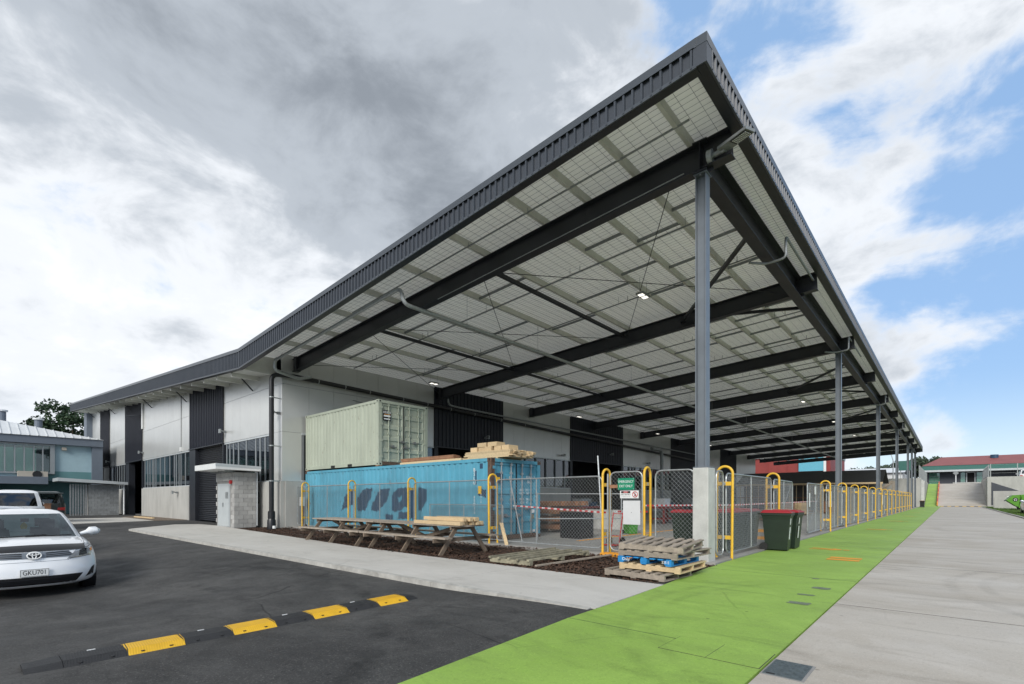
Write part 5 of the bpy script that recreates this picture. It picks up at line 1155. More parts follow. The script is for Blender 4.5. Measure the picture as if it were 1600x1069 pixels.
for i, (u, v, m_, l) in enumerate(((23, 15, 'roof_darkred', 'red machine bench under the canopy behind the exit gate'), (25.5, 11.5, 'roof_darkred', 'red steel trolley under the canopy left of the plinth'), (28, 18, 'galv_dull', 'grey machine bench against the side wall'), (21, 19.5, 'timber_leg', 'dark wooden workbench near the side wall doors'), (33, 13, 'roof_darkred', 'red tool bench deep under the canopy'), (40, 15, 'timber_leg', 'brown workbench deep under the canopy'))):
    t = thing('work_bench', l, 'bench', (u, v, .03)); MB().box(u-1.1, u+1.1, v-.45, v+.45, .82, .92).build('top', m_, t)
    for a in (-1, 1):
        for b in (-.36, .36): MB().box(u+a-.05, u+a+.05, v+b-.05, v+b+.05, .03, .82).build('leg', m_, t)
    MB().box(u-1, u+1, v-.4, v+.4, .25, .31).build('shelf', m_, t); MB().box(u-.8, u-.1, v-.3, v+.3, .93, 1.35).build('machine', 'sign_grey' if i % 2 else 'galv_dull', t); MB().box(u+.2, u+.7, v-.25, v+.2, .93, 1.12).build('machine', 'cont_patch', t)
for i, (u, v, w, h) in enumerate(((24, 8, 1.6, .6), (28.5, 9.5, 2.2, .9), (32, 7.5, 1.5, .7), (37, 8.5, 2.5, 1.0), (44, 9, 2.5, .9), (50, 7.5, 2.2, 1.0))):
    t = thing('timber_stack', f'stack of brown boards on the canopy floor behind the path fence, {ORD(i)} from the gates', 'timber stack', (u, v, .03), group='board stacks under the canopy')
    for x in (-w*.4, w*.4): MB().box(u+x-.05, u+x+.05, v-.6, v+.6, .03, .12).build('bearer', 'timber_grey', t)
    n = int(h/.09)
    for k in range(n): 
        for j in range(4): MB().box(u-w/2+rng.uniform(-.08, .08), u+w/2+rng.uniform(-.08, .08), v-.55+j*.28, v-.29+j*.28, .124+k*.09, .124+k*.09+.082).build('plank', 'timber_red' if i % 2 else 'timber_new', t)
# ================================================================ cars (local X across, Y from nose to tail, Z up)
def ring_pts(w, yf, yr, rcf, rcr, mf=2.5, mr=2.6, barrel=.02):
    half = []; n1, n2, n3 = 12, 8, 8
    for i in range(n1+1):
        a = math.pi/2*i/n1; half.append((w*math.sin(a)**(2/mf) if i else 0, yf+rcf*(1-math.cos(a)**(2/mf) if i < n1 else 1)))
    for i in range(1, n2):
        t = i/n2; half.append((w*(1+barrel*math.sin(math.pi*t)), (yf+rcf)*(1-t)+(yr-rcr)*t))
    for i in range(n3+1):
        a = math.pi/2*i/n3; half.append((w*math.cos(a)**(2/mr) if i < n3 else 0, yr-rcr*(1-math.sin(a)**(2/mr) if i else 1)))
    return half
def car(name, label, loc, rz, paint, P, front=True, detail=True, group=None, glass='glass_car'):
    t = thing(name, label, 'car', loc, rz, group, local=True)
    Lb, Hh, W = P['L'], P['H'], P['W']
    def lofts(levels, crown=None):
        rings = []
        for (z, yf, yr, w, rcf, rcr) in levels:
            h = ring_pts(w, yf, yr, rcf, rcr); full = h+[(-x, y) for x, y in h[-2:0:-1]]
            rings.append([(x, y, z+(crown(x, y, z, w) if crown else 0)) for x, y in full])
        return rings
    B = P['body']; nz = P.get('crown', .055)
    cr = lambda x, y, z, w: nz*max(0, 1-(x/w)**2)*sm(.74, .95, z)*(1 if y < P['cowl']+.3 else .6 if y > P['deck']-.3 else 0)
    rb = lofts(B, cr); n = len(rb[0]); m = MB()
    def band(mb, r0, r1, sel=lambda j: True):
        for j in range(len(r0)):
            if sel(j): mb.quad(r0[j], r0[(j+1) % n], r1[(j+1) % n], r1[j])
    for a, b in zip(rb, rb[1:]): band(m, a, b)
    m.poly(rb[-1]); m.poly(rb[0][::-1])
    bm = bmesh.new(); me = m.mesh('body', paint, smooth=50); bm.from_mesh(me); bmesh.ops.remove_doubles(bm, verts=bm.verts, dist=.0005); bm.to_mesh(me); bm.free(); me.polygons.foreach_set('use_smooth', [True]*len(me.polygons)); me.set_sharp_from_angle(angle=R(38))
    link('body', me, t)
    # greenhouse
    G = P['glass']; rg = lofts(G); gk = P['glass_rows']; nh = 29  # half points 0..28
    NF, NS0, NS1, NR = 8, 11, 22, 24
    def cls(j):
        jj = j if j < nh-1 else n-1-j
        if jj < NF: return 'f'
        if jj < NS0: return 'p'
        if jj < 16: return 's'
        if jj < 17: return 'p'
        if jj < NS1: return 's'
        if jj < NR: return 'p'
        return 'r'
    def part(nm, sel, mt, rows, par=t):
        mb = MB()
        for i in rows: band(mb, rg[i], rg[i+1], sel)
        me = mb.mesh(nm, mt, smooth=True); bm = bmesh.new(); bm.from_mesh(me); bmesh.ops.remove_doubles(bm, verts=bm.verts, dist=.0005); bmesh.ops.recalc_face_normals(bm, faces=bm.faces); bm.to_mesh(me); bm.free()
        me.polygons.foreach_set('use_smooth', [True]*len(me.polygons)); return link(nm, me, par)
    part('windscreen', lambda j: cls(j) == 'f', glass, range(gk)); part('rear_window', lambda j: cls(j) == 'r', glass, range(gk))
    half = lambda j: j < nh-1
    part('side_window', lambda j: cls(j) == 's' and half(j), glass, range(gk)); part('side_window', lambda j: cls(j) == 's' and not half(j), glass, range(gk))
    for lo, hi in ((NF, NS0), (16, 17), (NS1, NR)):
        for sd_ in (0, 1): part('pillar', lambda j: lo <= (j if j < nh-1 else n-1-j) < hi and half(j) == (sd_ == 0), paint, range(gk))
    mb = MB()
    for i in range(gk, len(rg)-1): band(mb, rg[i], rg[i+1])
    mb.poly(rg[-1]); me = mb.mesh('roof', paint); bm = bmesh.new(); bm.from_mesh(me); bmesh.ops.remove_doubles(bm, verts=bm.verts, dist=.0005); bmesh.ops.recalc_face_normals(bm, faces=bm.faces); bm.to_mesh(me); bm.free(); me.polygons.foreach_set('use_smooth', [True]*len(me.polygons)); link('roof', me, t)
    # cabin floor, seats
    z0 = G[0][0]; MB().box(-W*.70, W*.70, P['cowl']+.35, P['deck']-.1, z0-.45, z0-.42).build('cabin_floor', 'seat', t, world=False)
    MB().box(-W*.76, W*.76, P['cowl']+.12, P['cowl']+.5, z0-.40, z0-.03).build('dashboard', 'seat', t, world=False)
    for y in (P['cowl']+1.15, P['cowl']+2.0):
        for x in (-.38, .38):
            s = MB().hexa([(x-.24, y, z0-.42), (x+.24, y, z0-.42), (x+.24, y+.16, z0-.42), (x-.24, y+.16, z0-.42), (x-.19, y+.16, z0+.13), (x+.19, y+.16, z0+.13), (x+.19, y+.28, z0+.13), (x-.19, y+.28, z0+.13)]).build('seat', 'seat', t, world=False)
            MB().box(x-.12, x+.12, y+.18, y+.28, z0+.16, z0+.33).build('headrest', 'seat', s, world=False)
    # wheels
    wr = P.get('wheel_r', .325)
    for y in P['axles']:
        for s in (-1, 1):
            x = s*W
            MB().cyl((x*.80, y, wr), (x*1.004+s*.006, y, wr), wr+.055, 26).build('wheel_arch', 'car_trim', t, world=False)
            w = MB().tube([(x*.80, y, wr), (x-s*.0, y, wr), (x+s*.014, y, wr)], [wr, wr, wr*.94], 26).build('wheel', 'rubber', t, smooth=True, world=False)
            MB().tube([(x+s*.012, y, wr), (x+s*.018, y, wr)], wr*.66, 20).build('rim', 'rim', w, world=False)
            mm = MB()
            for k in range(5): a = 2*math.pi*k/5; mm.bar((x+s*.02, y, wr), (x+s*.02, y+wr*.62*math.cos(a), wr+wr*.62*math.sin(a)), .05, .008, up=(1, 0, 0))
            mm.build('spokes', 'galv', w, world=False)
    # mirrors
    for s in (-1, 1):
        ym = P['cowl']+.48; zm = G[0][0]+.09; mm = MB(); prev = []
        mm.tube([(s*(W*.88), ym, zm-.05), (s*(W*1.0), ym+.02, zm-.02), (s*(W*1.06), ym+.03, zm), (s*(W*1.16), ym+.05, zm), (s*(W*1.22), ym+.08, zm-.005)], [.03, .045, .085, .088, .05], 12); o = mm.build('mirror', paint, t, smooth=True, world=False)
    # front surface lookup for lamps, grille and plate
    def fy(x, z):
        for (a, b) in zip(B, B[1:]):
            if a[0] <= z <= b[0]:
                f = (z-a[0])/(b[0]-a[0]); yf, w, rc = [a[i]*(1-f)+b[i]*f for i in (1, 3, 4)]; break
        else: yf, w, rc = B[0][1], B[0][3], B[0][4]
        q = min(.999, abs(x)/w); return yf+rc*(1-(1-q**2.5)**(1/2.5))
    def ry(x, z):
        for (a, b) in zip(B, B[1:]):
            if a[0] <= z <= b[0]:
                f = (z-a[0])/(b[0]-a[0]); yr, w, rc = [a[i]*(1-f)+b[i]*f for i in (2, 3, 5)]; break
        else: yr, w, rc = B[0][2], B[0][3], B[0][5]
        q = min(.999, abs(x)/w); return yr-rc*(1-(1-q**2.6)**(1/2.6))
    def patch(nm, c, mt, off=.006, nx=8, nzz=4, par=t, rear=False):   # c: corners (x,z) bl, br, tr, tl
        mb = MB(); g = []
        for i in range(nx+1):
            for k in range(nzz+1):
                a, b = i/nx, k/nzz; x = (1-b)*((1-a)*c[0][0]+a*c[1][0])+b*((1-a)*c[3][0]+a*c[2][0]); z = (1-b)*((1-a)*c[0][1]+a*c[1][1])+b*((1-a)*c[3][1]+a*c[2][1])
                zc = nz*max(0, 1-(x/B[-4][3])**2)*sm(.74, .95, z)
                mb.v.append((x, (ry(x, z)+off) if rear else (fy(x, z)-off), z+(zc if not rear else 0)))
        for i in range(nx):
            for k in range(nzz): a = i*(nzz+1)+k; mb.f.append((a, a+nzz+1, a+nzz+2, a+1)); mb.mi.append(0)
        return mb.build(nm, mt, par, smooth=True, world=False)
    if front and detail:
        patch('upper_grille', [(-.56, .70), (.56, .70), (.46, .795), (-.46, .795)], 'steel_column', .006, 16)
        for z in (.715, .742, .769):
            for s in (-1, 1): patch('grille_bar', [(s*.15, z), (s*(.54-(z-.70)*.9), z+.012), (s*(.535-(z-.70)*.9), z+.024), (s*.16, z+.015)], 'car_trim', .010)
        gg = MB(); e = lambda rx, rz_, dx=0, dz=0, n=28: [(dx+rx*math.cos(2*math.pi*i/n), fy(dx, .742)-.034+rz_*.3*math.sin(2*math.pi*i/n), .752+dz+rz_*math.sin(2*math.pi*i/n)) for i in range(n)]
        bk = MB().poly([(x, y+.008, z) for x, y, z in e(.082, .056)]).build('emblem', 'car_trim', t, world=False)
        gg.tube(e(.090, .060), .011, 6, closed=True); gg.tube(e(.026, .054), .009, 6, closed=True); gg.tube(e(.064, .022, 0, .028), .009, 6, closed=True); gg.build('emblem_ring', 'sign_white', bk, world=False)
        lg = patch('lower_grille', [(-.56, .235), (.56, .235), (.66, .385), (-.66, .385)], 'car_trim', .006, 18)
        for z in (.275, .305, .335): patch('grille_bar', [(-.52, z), (.52, z), (.52, z+.010), (-.52, z+.010)], 'steel_dark', .012, 18, 1, lg)
        for s in (-1, 1):
            hl = patch('headlight', [(s*.43, .655), (s*.80, .685), (s*.885, .892), (s*.58, .808)], 'lamp_lens', .007, 12, 6)
            patch('lamp_cone', [(s*.61, .70), (s*.735, .715), (s*.748, .818), (s*.63, .79)], 'lamp_core', .014, 8, 6, hl); patch('lamp_edge', [(s*.47, .660), (s*.80, .705), (s*.80, .716), (s*.47, .670)], 'chrome', .012, 10, 1, hl); patch('indicator', [(s*.80, .755), (s*.84, .765), (s*.85, .82), (s*.80, .80)], 'amber', .012, 4, 4, hl)
            patch('fog_recess', [(s*.70, .30), (s*.825, .34), (s*.85, .50), (s*.80, .47)], 'car_trim', .006, 6, 5)
        patch('bonnet_deflector', [(-.72, .806), (.72, .806), (.74, .880), (-.74, .880)], 'car_trim', .016, 24, 4)
        pl = MB().box(-.185, .185, fy(.19, .46)-.03, fy(.19, .46)-.015, .395, .525).build('number_plate', 'sign_white', t, world=False); yp = fy(.19, .46)-.031
        text('lettering', P['plate'], 'sign_black', t, (0, yp, .46), (R(90), 0, 0), .112, .001, .76)
        mm = MB()
        for a in ((-.18, .4, .18, .404), (-.18, .516, .18, .52), (-.18, .4, -.176, .52), (.176, .4, .18, .52)): mm.box(a[0], a[2], yp-.001, yp+.001, a[1], a[3])
        mm.build('plate_border', 'sign_black', pl, world=False)
        # bonnet shut lines, sticker, wipers
        for s in (-1, 1): patch('shut_line', [(s*.735, .872), (s*.745, .872), (s*.80, .972), (s*.79, .972)], 'car_trim', .0025, 2, 12)
        patch('bumper_seam', [(-.46, .640), (.46, .640), (.46, .645), (-.46, .645)], 'steel_column', .0025, 16, 1)
        patch('bumper_lip', [(-.8, .205), (.8, .205), (.8, .225), (-.8, .225)], paint, .02, 18, 1)
        MB().bar((-.55, P['cowl']-.06, B[-1][0]+.05), (.25, P['cowl']+.02, B[-1][0]+.075), .02, .02).build('wiper', 'car_trim', t, world=False); MB().bar((-.05, P['cowl']-.06, B[-1][0]+.06), (.62, P['cowl']+.08, B[-1][0]+.05), .02, .02).build('wiper', 'car_trim', t, world=False)
        MB().box(.50, .62, P['cowl']+.42, P['cowl']+.425, z0+.05, z0+.11).build('label', 'sign_white', t, world=False)
        MB().box(-.06, .06, P['cowl']+.78, P['cowl']+.80, G[3][0]-.06, G[3][0]+.01).build('rear_view_mirror', 'car_trim', t, world=False); MB().prism([(-.05, G[3][0]-.20), (.03, G[3][0]-.20), (.045, G[3][0]-.14), (.02, G[3][0]-.09), (-.01, G[3][0]-.06), (-.04, G[3][0]-.09), (-.065, G[3][0]-.14)], P['cowl']+.78, P['cowl']+.785, 'y').build('air_freshener', 'hump_yellow', t, world=False)
    if P.get('tail', True):
        for s in (-1, 1): patch('tail_light', [(s*.48, .72), (s*.82, .70), (s*.84, .88), (s*.52, .86)], 'red_paint', .006, 8, 4, t, True)
        patch('rear_bumper', [(-.7, .26), (.7, .26), (.7, .40), (-.7, .40)], 'car_trim', .004, 12, 2, t, True)
    return t
def sedan(L=4.82, W=.91, H=1.47, plate=''):
    k = L/4.82
    body = [(.19, .14, L-.12, W*.86, .62, .5), (.24, .05, L-.05, W*.94, .58, .5), (.34, .0, L, W*.985, .56, .48), (.48, .0, L, W, .58, .46), (.57, .025, L, W*1.0, .62, .45), (.64, .05, L, W, .66, .45), (.70, .07, L, W*.995, .70, .45), (.76, .10, L, W*.985, .74, .44), (.81, .15, L-.01, W*.975, .78, .44), (.85, .24, L-.02, W*.965, .80, .42), (.89, .42, L-.03, W*.955, .78, .40), (.925, .66, L-.06, W*.945, .70, .36), (.955, .92, L-.12, W*.93, .60, .34), (.98, 1.12*k, L-.45, W*.90, .5, .3)]
    g = [(.985, 1.10*k, L-.52, W*.875, .42, .36), (1.09, 1.33*k, L-.74, W*.835, .40, .36), (1.20, 1.58*k, L-.98, W*.785, .38, .36), (1.30, 1.84*k, L-1.22, W*.735, .36, .34), (1.38, 2.08*k, L-1.46, W*.685, .34, .32), (1.425, 2.26*k, L-1.68, W*.62, .34, .3), (1.452, 2.42*k, L-1.84, W*.50, .3, .3), (H, 2.6*k, L-2.0, W*.30, .2, .2)]
    g = [(.985+(q[0]-.985)*1.15,)+q[1:] for q in g]
    return dict(L=L, W=W, H=H, body=body, glass=g, glass_rows=4, cowl=1.10*k, deck=L-.52, axles=(.95*k, L-1.08), plate=plate)
def wagon(L=4.7, W=.92, H=1.82, tail=True):
    zs = H/1.47
    body = [(.30, .14, L-.05, W*.88, .5, .25), (.40, .03, L, W*.97, .48, .22), (.55, .0, L, W, .5, .22), (.75, .04, L, W, .55, .22), (.92, .09, L, W*.99, .58, .22), (1.0, .18, L, W*.98, .6, .22), (1.06, .45, L, W*.97, .55, .22), (1.10, .9, L, W*.96, .5, .22)]
    g = [(1.105, .95, L-.02, W*.94, .4, .2), (1.25, 1.12, L-.04, W*.91, .38, .2), (1.42, 1.32, L-.07, W*.87, .36, .2), (1.56, 1.5, L-.10, W*.83, .35, .2), (1.68, 1.68, L-.14, W*.79, .34, .2), (1.75, 1.85, L-.2, W*.72, .3, .2), (1.79, 2.0, L-.3, W*.6, .3, .2), (H, 2.2, L-.5, W*.4, .2, .2)]
    return dict(L=L, W=W, H=H, body=body, glass=g, glass_rows=4, cowl=.95, deck=L-.1, axles=(.9, L-.95), plate='', wheel_r=.36, crown=.03, tail=tail)
CZ = -.405
car('white_sedan', 'white sedan facing the camera with black bonnet deflector and plate GKU701', (.93, 11.96, CZ), 0, 'car_white', sedan(plate='GKU701'))
c2 = car('silver_sedan', 'silver-blue sedan parked behind the white sedan, only its roof showing', (.78, 17.8, asphalt_z(.8, 20)-.0), 0, 'car_silver', sedan(), detail=False)
MB().prism([(2.95, 1.45), (3.15, 1.45), (3.14, 1.53)], -.01, .01, 'x').build('antenna', 'car_silver', c2, world=False)
car('white_van', 'white wagon with dark tinted rear glass behind the parked sedans', (1.75, 34.4, asphalt_z(1.8, 30)), R(180), 'car_white', wagon(), detail=False, glass='glass_privacy')
ht = car('dark_hatchback', 'dark car with its tailgate raised and an orange crate inside', (3.45, 42.9, asphalt_z(3.4, 40)), R(180), 'car_dark', wagon(4.4, .88, 1.68, True), detail=False)
MB().hexa([(-.62, 4.3, 1.60), (.62, 4.3, 1.60), (.66, 5.25, 1.66), (-.66, 5.25, 1.66), (-.62, 4.3, 1.66), (.62, 4.3, 1.66), (.66, 5.25, 1.72), (-.66, 5.25, 1.72)]).build('tailgate', 'car_dark', ht, world=False)
oc = MB().box(3.2, 3.65, 38.3, 38.44, .72, 1.02); t = thing('orange_crate', 'orange plastic crate in the open tailgate of the dark car', 'crate', (3.43, 38.37, .7)); oc.build('shell', 'timber_red', t); MB().box(3.18, 3.67, 38.28, 38.46, 1.02, 1.06).build('rim', 'timber_red', t)
car('silver_hatchback', 'silver car parked on the right beyond the driveway, rear towards us', (57.4, -5.5, .06), R(-90), 'car_silver', sedan(4.6), detail=False)
for i, (u, v) in enumerate(((121, -9.5), (121.5, -12.6), (121, -15.6))):
    car('parked_car', f'white car on the upper terrace behind the fence, {["left", "middle", "right"][i]} one', (u, v, 4.3), R(90), 'car_white', sedan() if i else wagon(), detail=False, group='cars on the upper terrace')
# ================================================================ left: blue building, block store, tree
VB = 58.0
bb = thing('blue_building', 'two-storey pale blue building with grey fascias and a white hipped roof', 'building', (0, VB, 0))
MB().box(-60, 8.2, VB, VB+9, 2.9, 6.3).build('upper_wall', 'wall_blue', bb); MB().box(-60, 2.5, VB+1.2, VB+9, -.5, 2.9).build('lower_wall', 'wall_teal', bb); MB().box(2.5, 8.2, VB+2.5, VB+9, -.5, 2.9).build('lower_wall', 'wall_teal', bb)
MB().box(-60, 8.95, VB-.5, VB+.3, 6.0, 6.62).build('eaves_fascia', 'fascia_grey', bb); MB().box(8.2, 8.95, VB-.35, VB+9, -.3, 6.0).build('end_frame', 'fascia_grey', bb)
MB().box(-60, 5.2, VB-1.6, VB-.002, 2.55, 3.15).build('awning_fascia', 'fascia_grey', bb)
MB().box(5.0, 8.2, VB-.02, VB, 2.95, 3.7).build('teal_band', 'wall_teal', bb)
wx = [-9+1.18*i for i in range(11)]
wx = [pix_u(x, VB) for x in (-250, -200, -150, -110, -75, -40, -8, 7, 22.5, 37.5, 52.5, 66.5, 79)]
fr = MB().box(wx[0], wx[-1], VB-.10, VB-.06, 3.55, 5.85).build('window_band', 'glass_teal', bb)
MB().box(wx[0], wx[-1]-.9, VB-.04, VB-.02, 3.6, 5.6).build('blind', 'blind', fr)
MB().box(wx[-1]-.9, wx[-1], VB-.04, VB-.02, 3.6, 5.8).build('dark_pane', 'interior_dark', fr)
MB().box(wx[0], wx[-1]-.02, VB-.045, VB-.02, 5.6, 5.8).build('blind_pelmet', 'timber_red', fr)
for x in wx: MB().box(x-.04, x+.04, VB-.2, VB-.1, 3.5, 5.95).build('mullion', 'window_frame', fr)
for z in (3.45, 5.85): MB().box(wx[0], wx[-1]+.25, VB-.22, VB, z, z+.12).build('frame', 'window_frame', fr)
MB().box(wx[-1]-.03, wx[-1]+.25, VB-.21, VB, 3.5, 5.9).build('frame', 'window_frame', fr)
ac = MB().box(5.35-1.9, 5.35-.1, VB-.9, VB-.1, 3.152, 3.62).build('air_conditioner', 'acunit', bb); MB().tube([(4.6, VB-.9, 3.36), (4.6, VB-.94, 3.36)], .30, 18).build('fan_grille', 'sign_black', ac)
MB().box(6.2, 6.5, VB-.3, VB, 5.55, 5.8).build('sensor_light', 'acunit', bb)
# hipped roof with standing seams
E0, E1 = (-60, VB-.55, 6.62), (8.95, VB-.55, 6.62); RD = (-9.0, VB+11, 10.9)
m = MB().poly([(-60, VB-.6, 6.63), (9.0, VB-.6, 6.63), RD, (-60, VB+11, 10.9)]); m.poly([(9.0, VB-.6, 6.63), (9.0, VB+22, 6.63), RD]); rfo = m.build('roof', 'roof_white', bb)
m = MB(); x = -25.0
while x < 8.8:
    f = 1.0 if x < RD[0] else (9.0-x)/(9.0-RD[0]); m.bar((x, VB-.6, 6.66), (x, VB-.6+11.6*f, 6.66+4.27*f), .06, .05); x += .55
o = m.build('roof_seam', 'roof_white', rfo); o['kind'] = 'stuff'
for px, z, v in ((3, 9.1, VB+6.0), (60, 8.45, VB+4.6)):
    u = pix_u(px, v); vt = MB().cyl((u, v, z-.8), (u, v, z+.1), .28, 14).build('roof_vent', 'fascia_grey', bb); MB().cyl((u, v, z+.1), (u, v, z+.24), .40, 14).build('cowl', 'roof_white', vt)
bs = thing('block_store', 'dark grey block store with slatted side and thin metal roof near the open doorway', 'store', (8, 53, 0))
ua, ub = pix_u(138, 52.5), pix_u(186, 52.5)
MB().box(ua+.05, ub-.05, 52.56, 54.5, -.1, 2.45).build('core', 'mortar', bs); blockwall(bs, 'v', 52.5, ua, ub, -.1, 2.5, 'block_dark', th=.05)
for i in range(7): MB().box(ua-1.15+i*.16, ua-1.05+i*.16, 52.45, 52.52, -.1, 2.5).build('slat', 'galv_dull', bs)
MB().hexa([(ua-1.9, 51.9, 2.72), (ub+.5, 51.9, 2.50), (ub+.5, 55, 2.50), (ua-1.9, 55, 2.72), (ua-1.9, 51.9, 2.98), (ub+.5, 51.9, 2.72), (ub+.5, 55, 2.72), (ua-1.9, 55, 2.98)]).build('roof', 'trim', bs)
MB().tube([(ub+.3, 52.3, 2.5), (ub+.3, 52.3, 0)], .06, 8).build('downpipe', 'sign_white', bs)
def tree(name, label, loc, h, rad, seed, leaf='leaf', n=2600, size=.34, group=None):
    rng = random.Random(seed); t = thing(name, label, 'tree', loc, 0, group, local=True)
    m = MB(); th = h*.42; m.tube([(0, 0, -.3), (rng.uniform(-.2, .2), 0, th*.5), (rng.uniform(-.3, .3), rng.uniform(-.3, .3), th)], [h*.026, h*.021, h*.015], 8)
    tips = []
    for k in range(9):
        a = 2*math.pi*k/9+rng.uniform(-.3, .3); r = rad*rng.uniform(.45, .8); z = h*rng.uniform(.55, .86)
        p = (r*math.cos(a), r*math.sin(a), z); mid = (r*.4*math.cos(a), r*.4*math.sin(a), th+(z-th)*.55); m.tube([(0, 0, th*rng.uniform(.75, 1)), mid, p], [h*.011, h*.007, h*.003], 6); tips.append(p)
    m.build('trunk', 'tree_bark', t, smooth=True, world=False)
    cl = [(p, rad*rng.uniform(.28, .45)) for p in tips]+[((rng.uniform(-.5, .5)*rad, rng.uniform(-.5, .5)*rad, h*rng.uniform(.62, .93)), rad*rng.uniform(.25, .45)) for _ in range(9)]
    m = MB()
    for _ in range(n):
        c, cr = rng.choice(cl); d = Vector((rng.gauss(0, 1), rng.gauss(0, 1), rng.gauss(0, .7))).normalized()*cr*rng.random()**.45
        p = Vector(c)+Vector((d.x, d.y, d.z*.7)); a = Vector((rng.gauss(0, 1), rng.gauss(0, 1), rng.gauss(0, 1))).normalized(); b = a.cross(Vector((rng.gauss(0, 1), rng.gauss(0, 1), rng.gauss(0, 1)))).normalized(); s = size*rng.uniform(.5, 1.2)
        m.quad(p-a*s-b*s*.35, p+a*s*.2-b*s*.6, p+a*s+b*s*.3, p-a*s*.2+b*s*.6)
    m.build('crown', leaf, t, world=False, fixn=False); return t
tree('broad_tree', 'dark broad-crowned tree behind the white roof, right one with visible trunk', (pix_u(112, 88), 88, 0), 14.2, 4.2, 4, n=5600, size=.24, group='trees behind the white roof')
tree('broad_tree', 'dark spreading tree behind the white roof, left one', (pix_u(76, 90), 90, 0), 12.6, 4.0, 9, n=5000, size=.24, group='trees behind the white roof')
# ================================================================ right: retaining walls, ramp end, office
rw = thing('retaining_wall', 'concrete retaining wall left of the ramp with pale wedge fins', 'wall', (112, 3.5, 0))
MB().box(99.0, 133.5, 3.36, 3.72, -.3, 4.55).build('wall', 'concrete_wall', rw); MB().box(98.7, 99.0, 3.36, 26, -.3, 4.5).build('return_wall', 'concrete_wall', rw)
for u in (101, 104.5, 108): MB().prism([(u, 0), (u+.5, 0), (u+1.4, 4.3), (u+.5, 4.3)], 3.2, 3.36, 'y').build('fin', 'concrete_plinth', rw)
rr = thing('retaining_wall', 'tall concrete retaining wall right of the ramp with a dark sloping panel', 'wall', (112, -10, 0))
MB().box(112.3, 112.9, -70, -4.95, -.3, 4.9).build('wall', 'concrete_wall', rr); MB().box(112.3, 133.5, -4.95, -4.62, -.3, 4.9).build('wing_wall', 'concrete_wall', rr)
MB().prism([(-5.1, .3), (-5.1, 4.0), (-8.4, 2.5), (-11.5, 2.1), (-11.5, .3)], 112.2, 112.297, 'x').build('dark_panel', 'wall_char', rr)
for u in (113, 115.5, 118): MB().prism([(u, .2), (u+.5, .2), (u+1.6, 4.6), (u+.7, 4.6)], -4.62, -4.5, 'y').build('fin', 'concrete_plinth', rr)
lw = thing('low_wall', 'low grey block wall in two heights by the foot of the right retaining wall', 'wall', (92, -6, 0)); MB().box(88, 88.4, -14, -4.25, -.1, 1.5).build('front_wall', 'concrete_wall', lw); MB().box(93, 93.4, -18, -4.4, -.1, 2.35).build('rear_wall', 'concrete_wall', lw)
MB().box(87.95, 88.45, -11, -5.4, 1.5, 1.62).build('coping', 'sign_white', lw)
def picket(label, a, b, z, h, nm='picket_fence'):
    t = thing(nm, label, 'fence', (*a, z)); A, B = Vector((*a, z)), Vector((*b, z)); L = (B-A).length; d = (B-A)/L; k = 0
    for i in range(int(L/2.6)+1): p = A+d*min(L, i*2.6); MB().bar(p, p+Vector((0, 0, h+.1)), .08, .08).build('post', 'galv', t)
    m = MB(); s = .0
    while s < L: p = A+d*s; m.bar(p+Vector((0, 0, .1)), p+Vector((0, 0, h)), .035, .02); s += .13
    o = m.build('pickets', 'galv_dull', t); o['kind'] = 'stuff'
    for zz in (.2, h-.15): MB().bar(A+Vector((0, 0, zz)), B+Vector((0, 0, zz)), .03, .04).build('rail', 'galv', t)
picket('grey steel fence on the wall left of the ramp', (99.2, 3.55), (133, 3.55), 4.55, 1.9)
picket('grey steel fence on the wing wall right of the ramp', (112.6, -4.8), (133, -4.8), 4.9, 1.9)
t = thing('wire_fence', 'tall wire fence with steel posts along the top of the right retaining wall', 'fence', (112.6, -20, 4.9))
for i in range(14): MB().box(112.55, 112.65, -5-3.1*i-.05, -5-3.1*i+.05, 4.9, 7.0).build('post', 'galv', t)
for z in (5.5, 6.2, 6.9): MB().bar((112.6, -5, z), (112.6, -45, z), .02, .02).build('wire', 'galv', t)
of = thing('office_building', 'low charcoal building with red roof and green fascia at the top of the ramp', 'building', (150, -15, 4.35))
MB().box(150, 164, -60, 4.3, 4.35, 8.0).build('wall', 'wall_char', of); MB().box(149.6, 164.5, -61, 4.8, 7.75, 8.85).build('green_fascia', 'cladding_teal', of)
m = MB().poly([(149.5, -62, 8.86), (149.5, 4.9, 8.86), (157, 1.5, 11.2), (157, -62, 11.2)]); m.poly([(149.5, 4.9, 8.86), (164.6, 4.9, 8.86), (157, 1.5, 11.2)]); m.poly([(164.6, 4.9, 8.86), (164.6, -62, 8.86), (157, -62, 11.2), (157, 1.5, 11.2)]); ro = m.build('roof', 'roof_red', of)
for v in (-7.5, -24): MB().cyl((155, v, 10.4), (155, v, 11.2), .7, 12).build('roof_vent', 'cont_patch', ro)
MB().box(147.2, 150, -13.2, 4.6, 7.35, 7.75).build('porch_roof', 'trim', of)
for x0, x1, mt in ((1452, 1468, 'glass_teal'), (1501, 1508, 'glass_teal'), (1526, 1535, 'glass_teal')):
    v0, v1 = 149.95*(.66318-.7485*(x0-800)/772)/(.7485+.66318*(x0-800)/772), 149.95*(.66318-.7485*(x1-800)/772)/(.7485+.66318*(x1-800)/772)
    w = MB().box(149.93, 149.97, v1, v0, 4.6, 7.2).build('window', 'glass_teal', of); MB().box(149.99, 149.998, v1, v0, 4.6, 7.2).build('pane_backing', 'blind', w)
    for z in (5.2, 5.8, 6.4): MB().box(149.88, 149.93, v1, v0, z, z+.07).build('glazing_bar', 'window_frame', w)
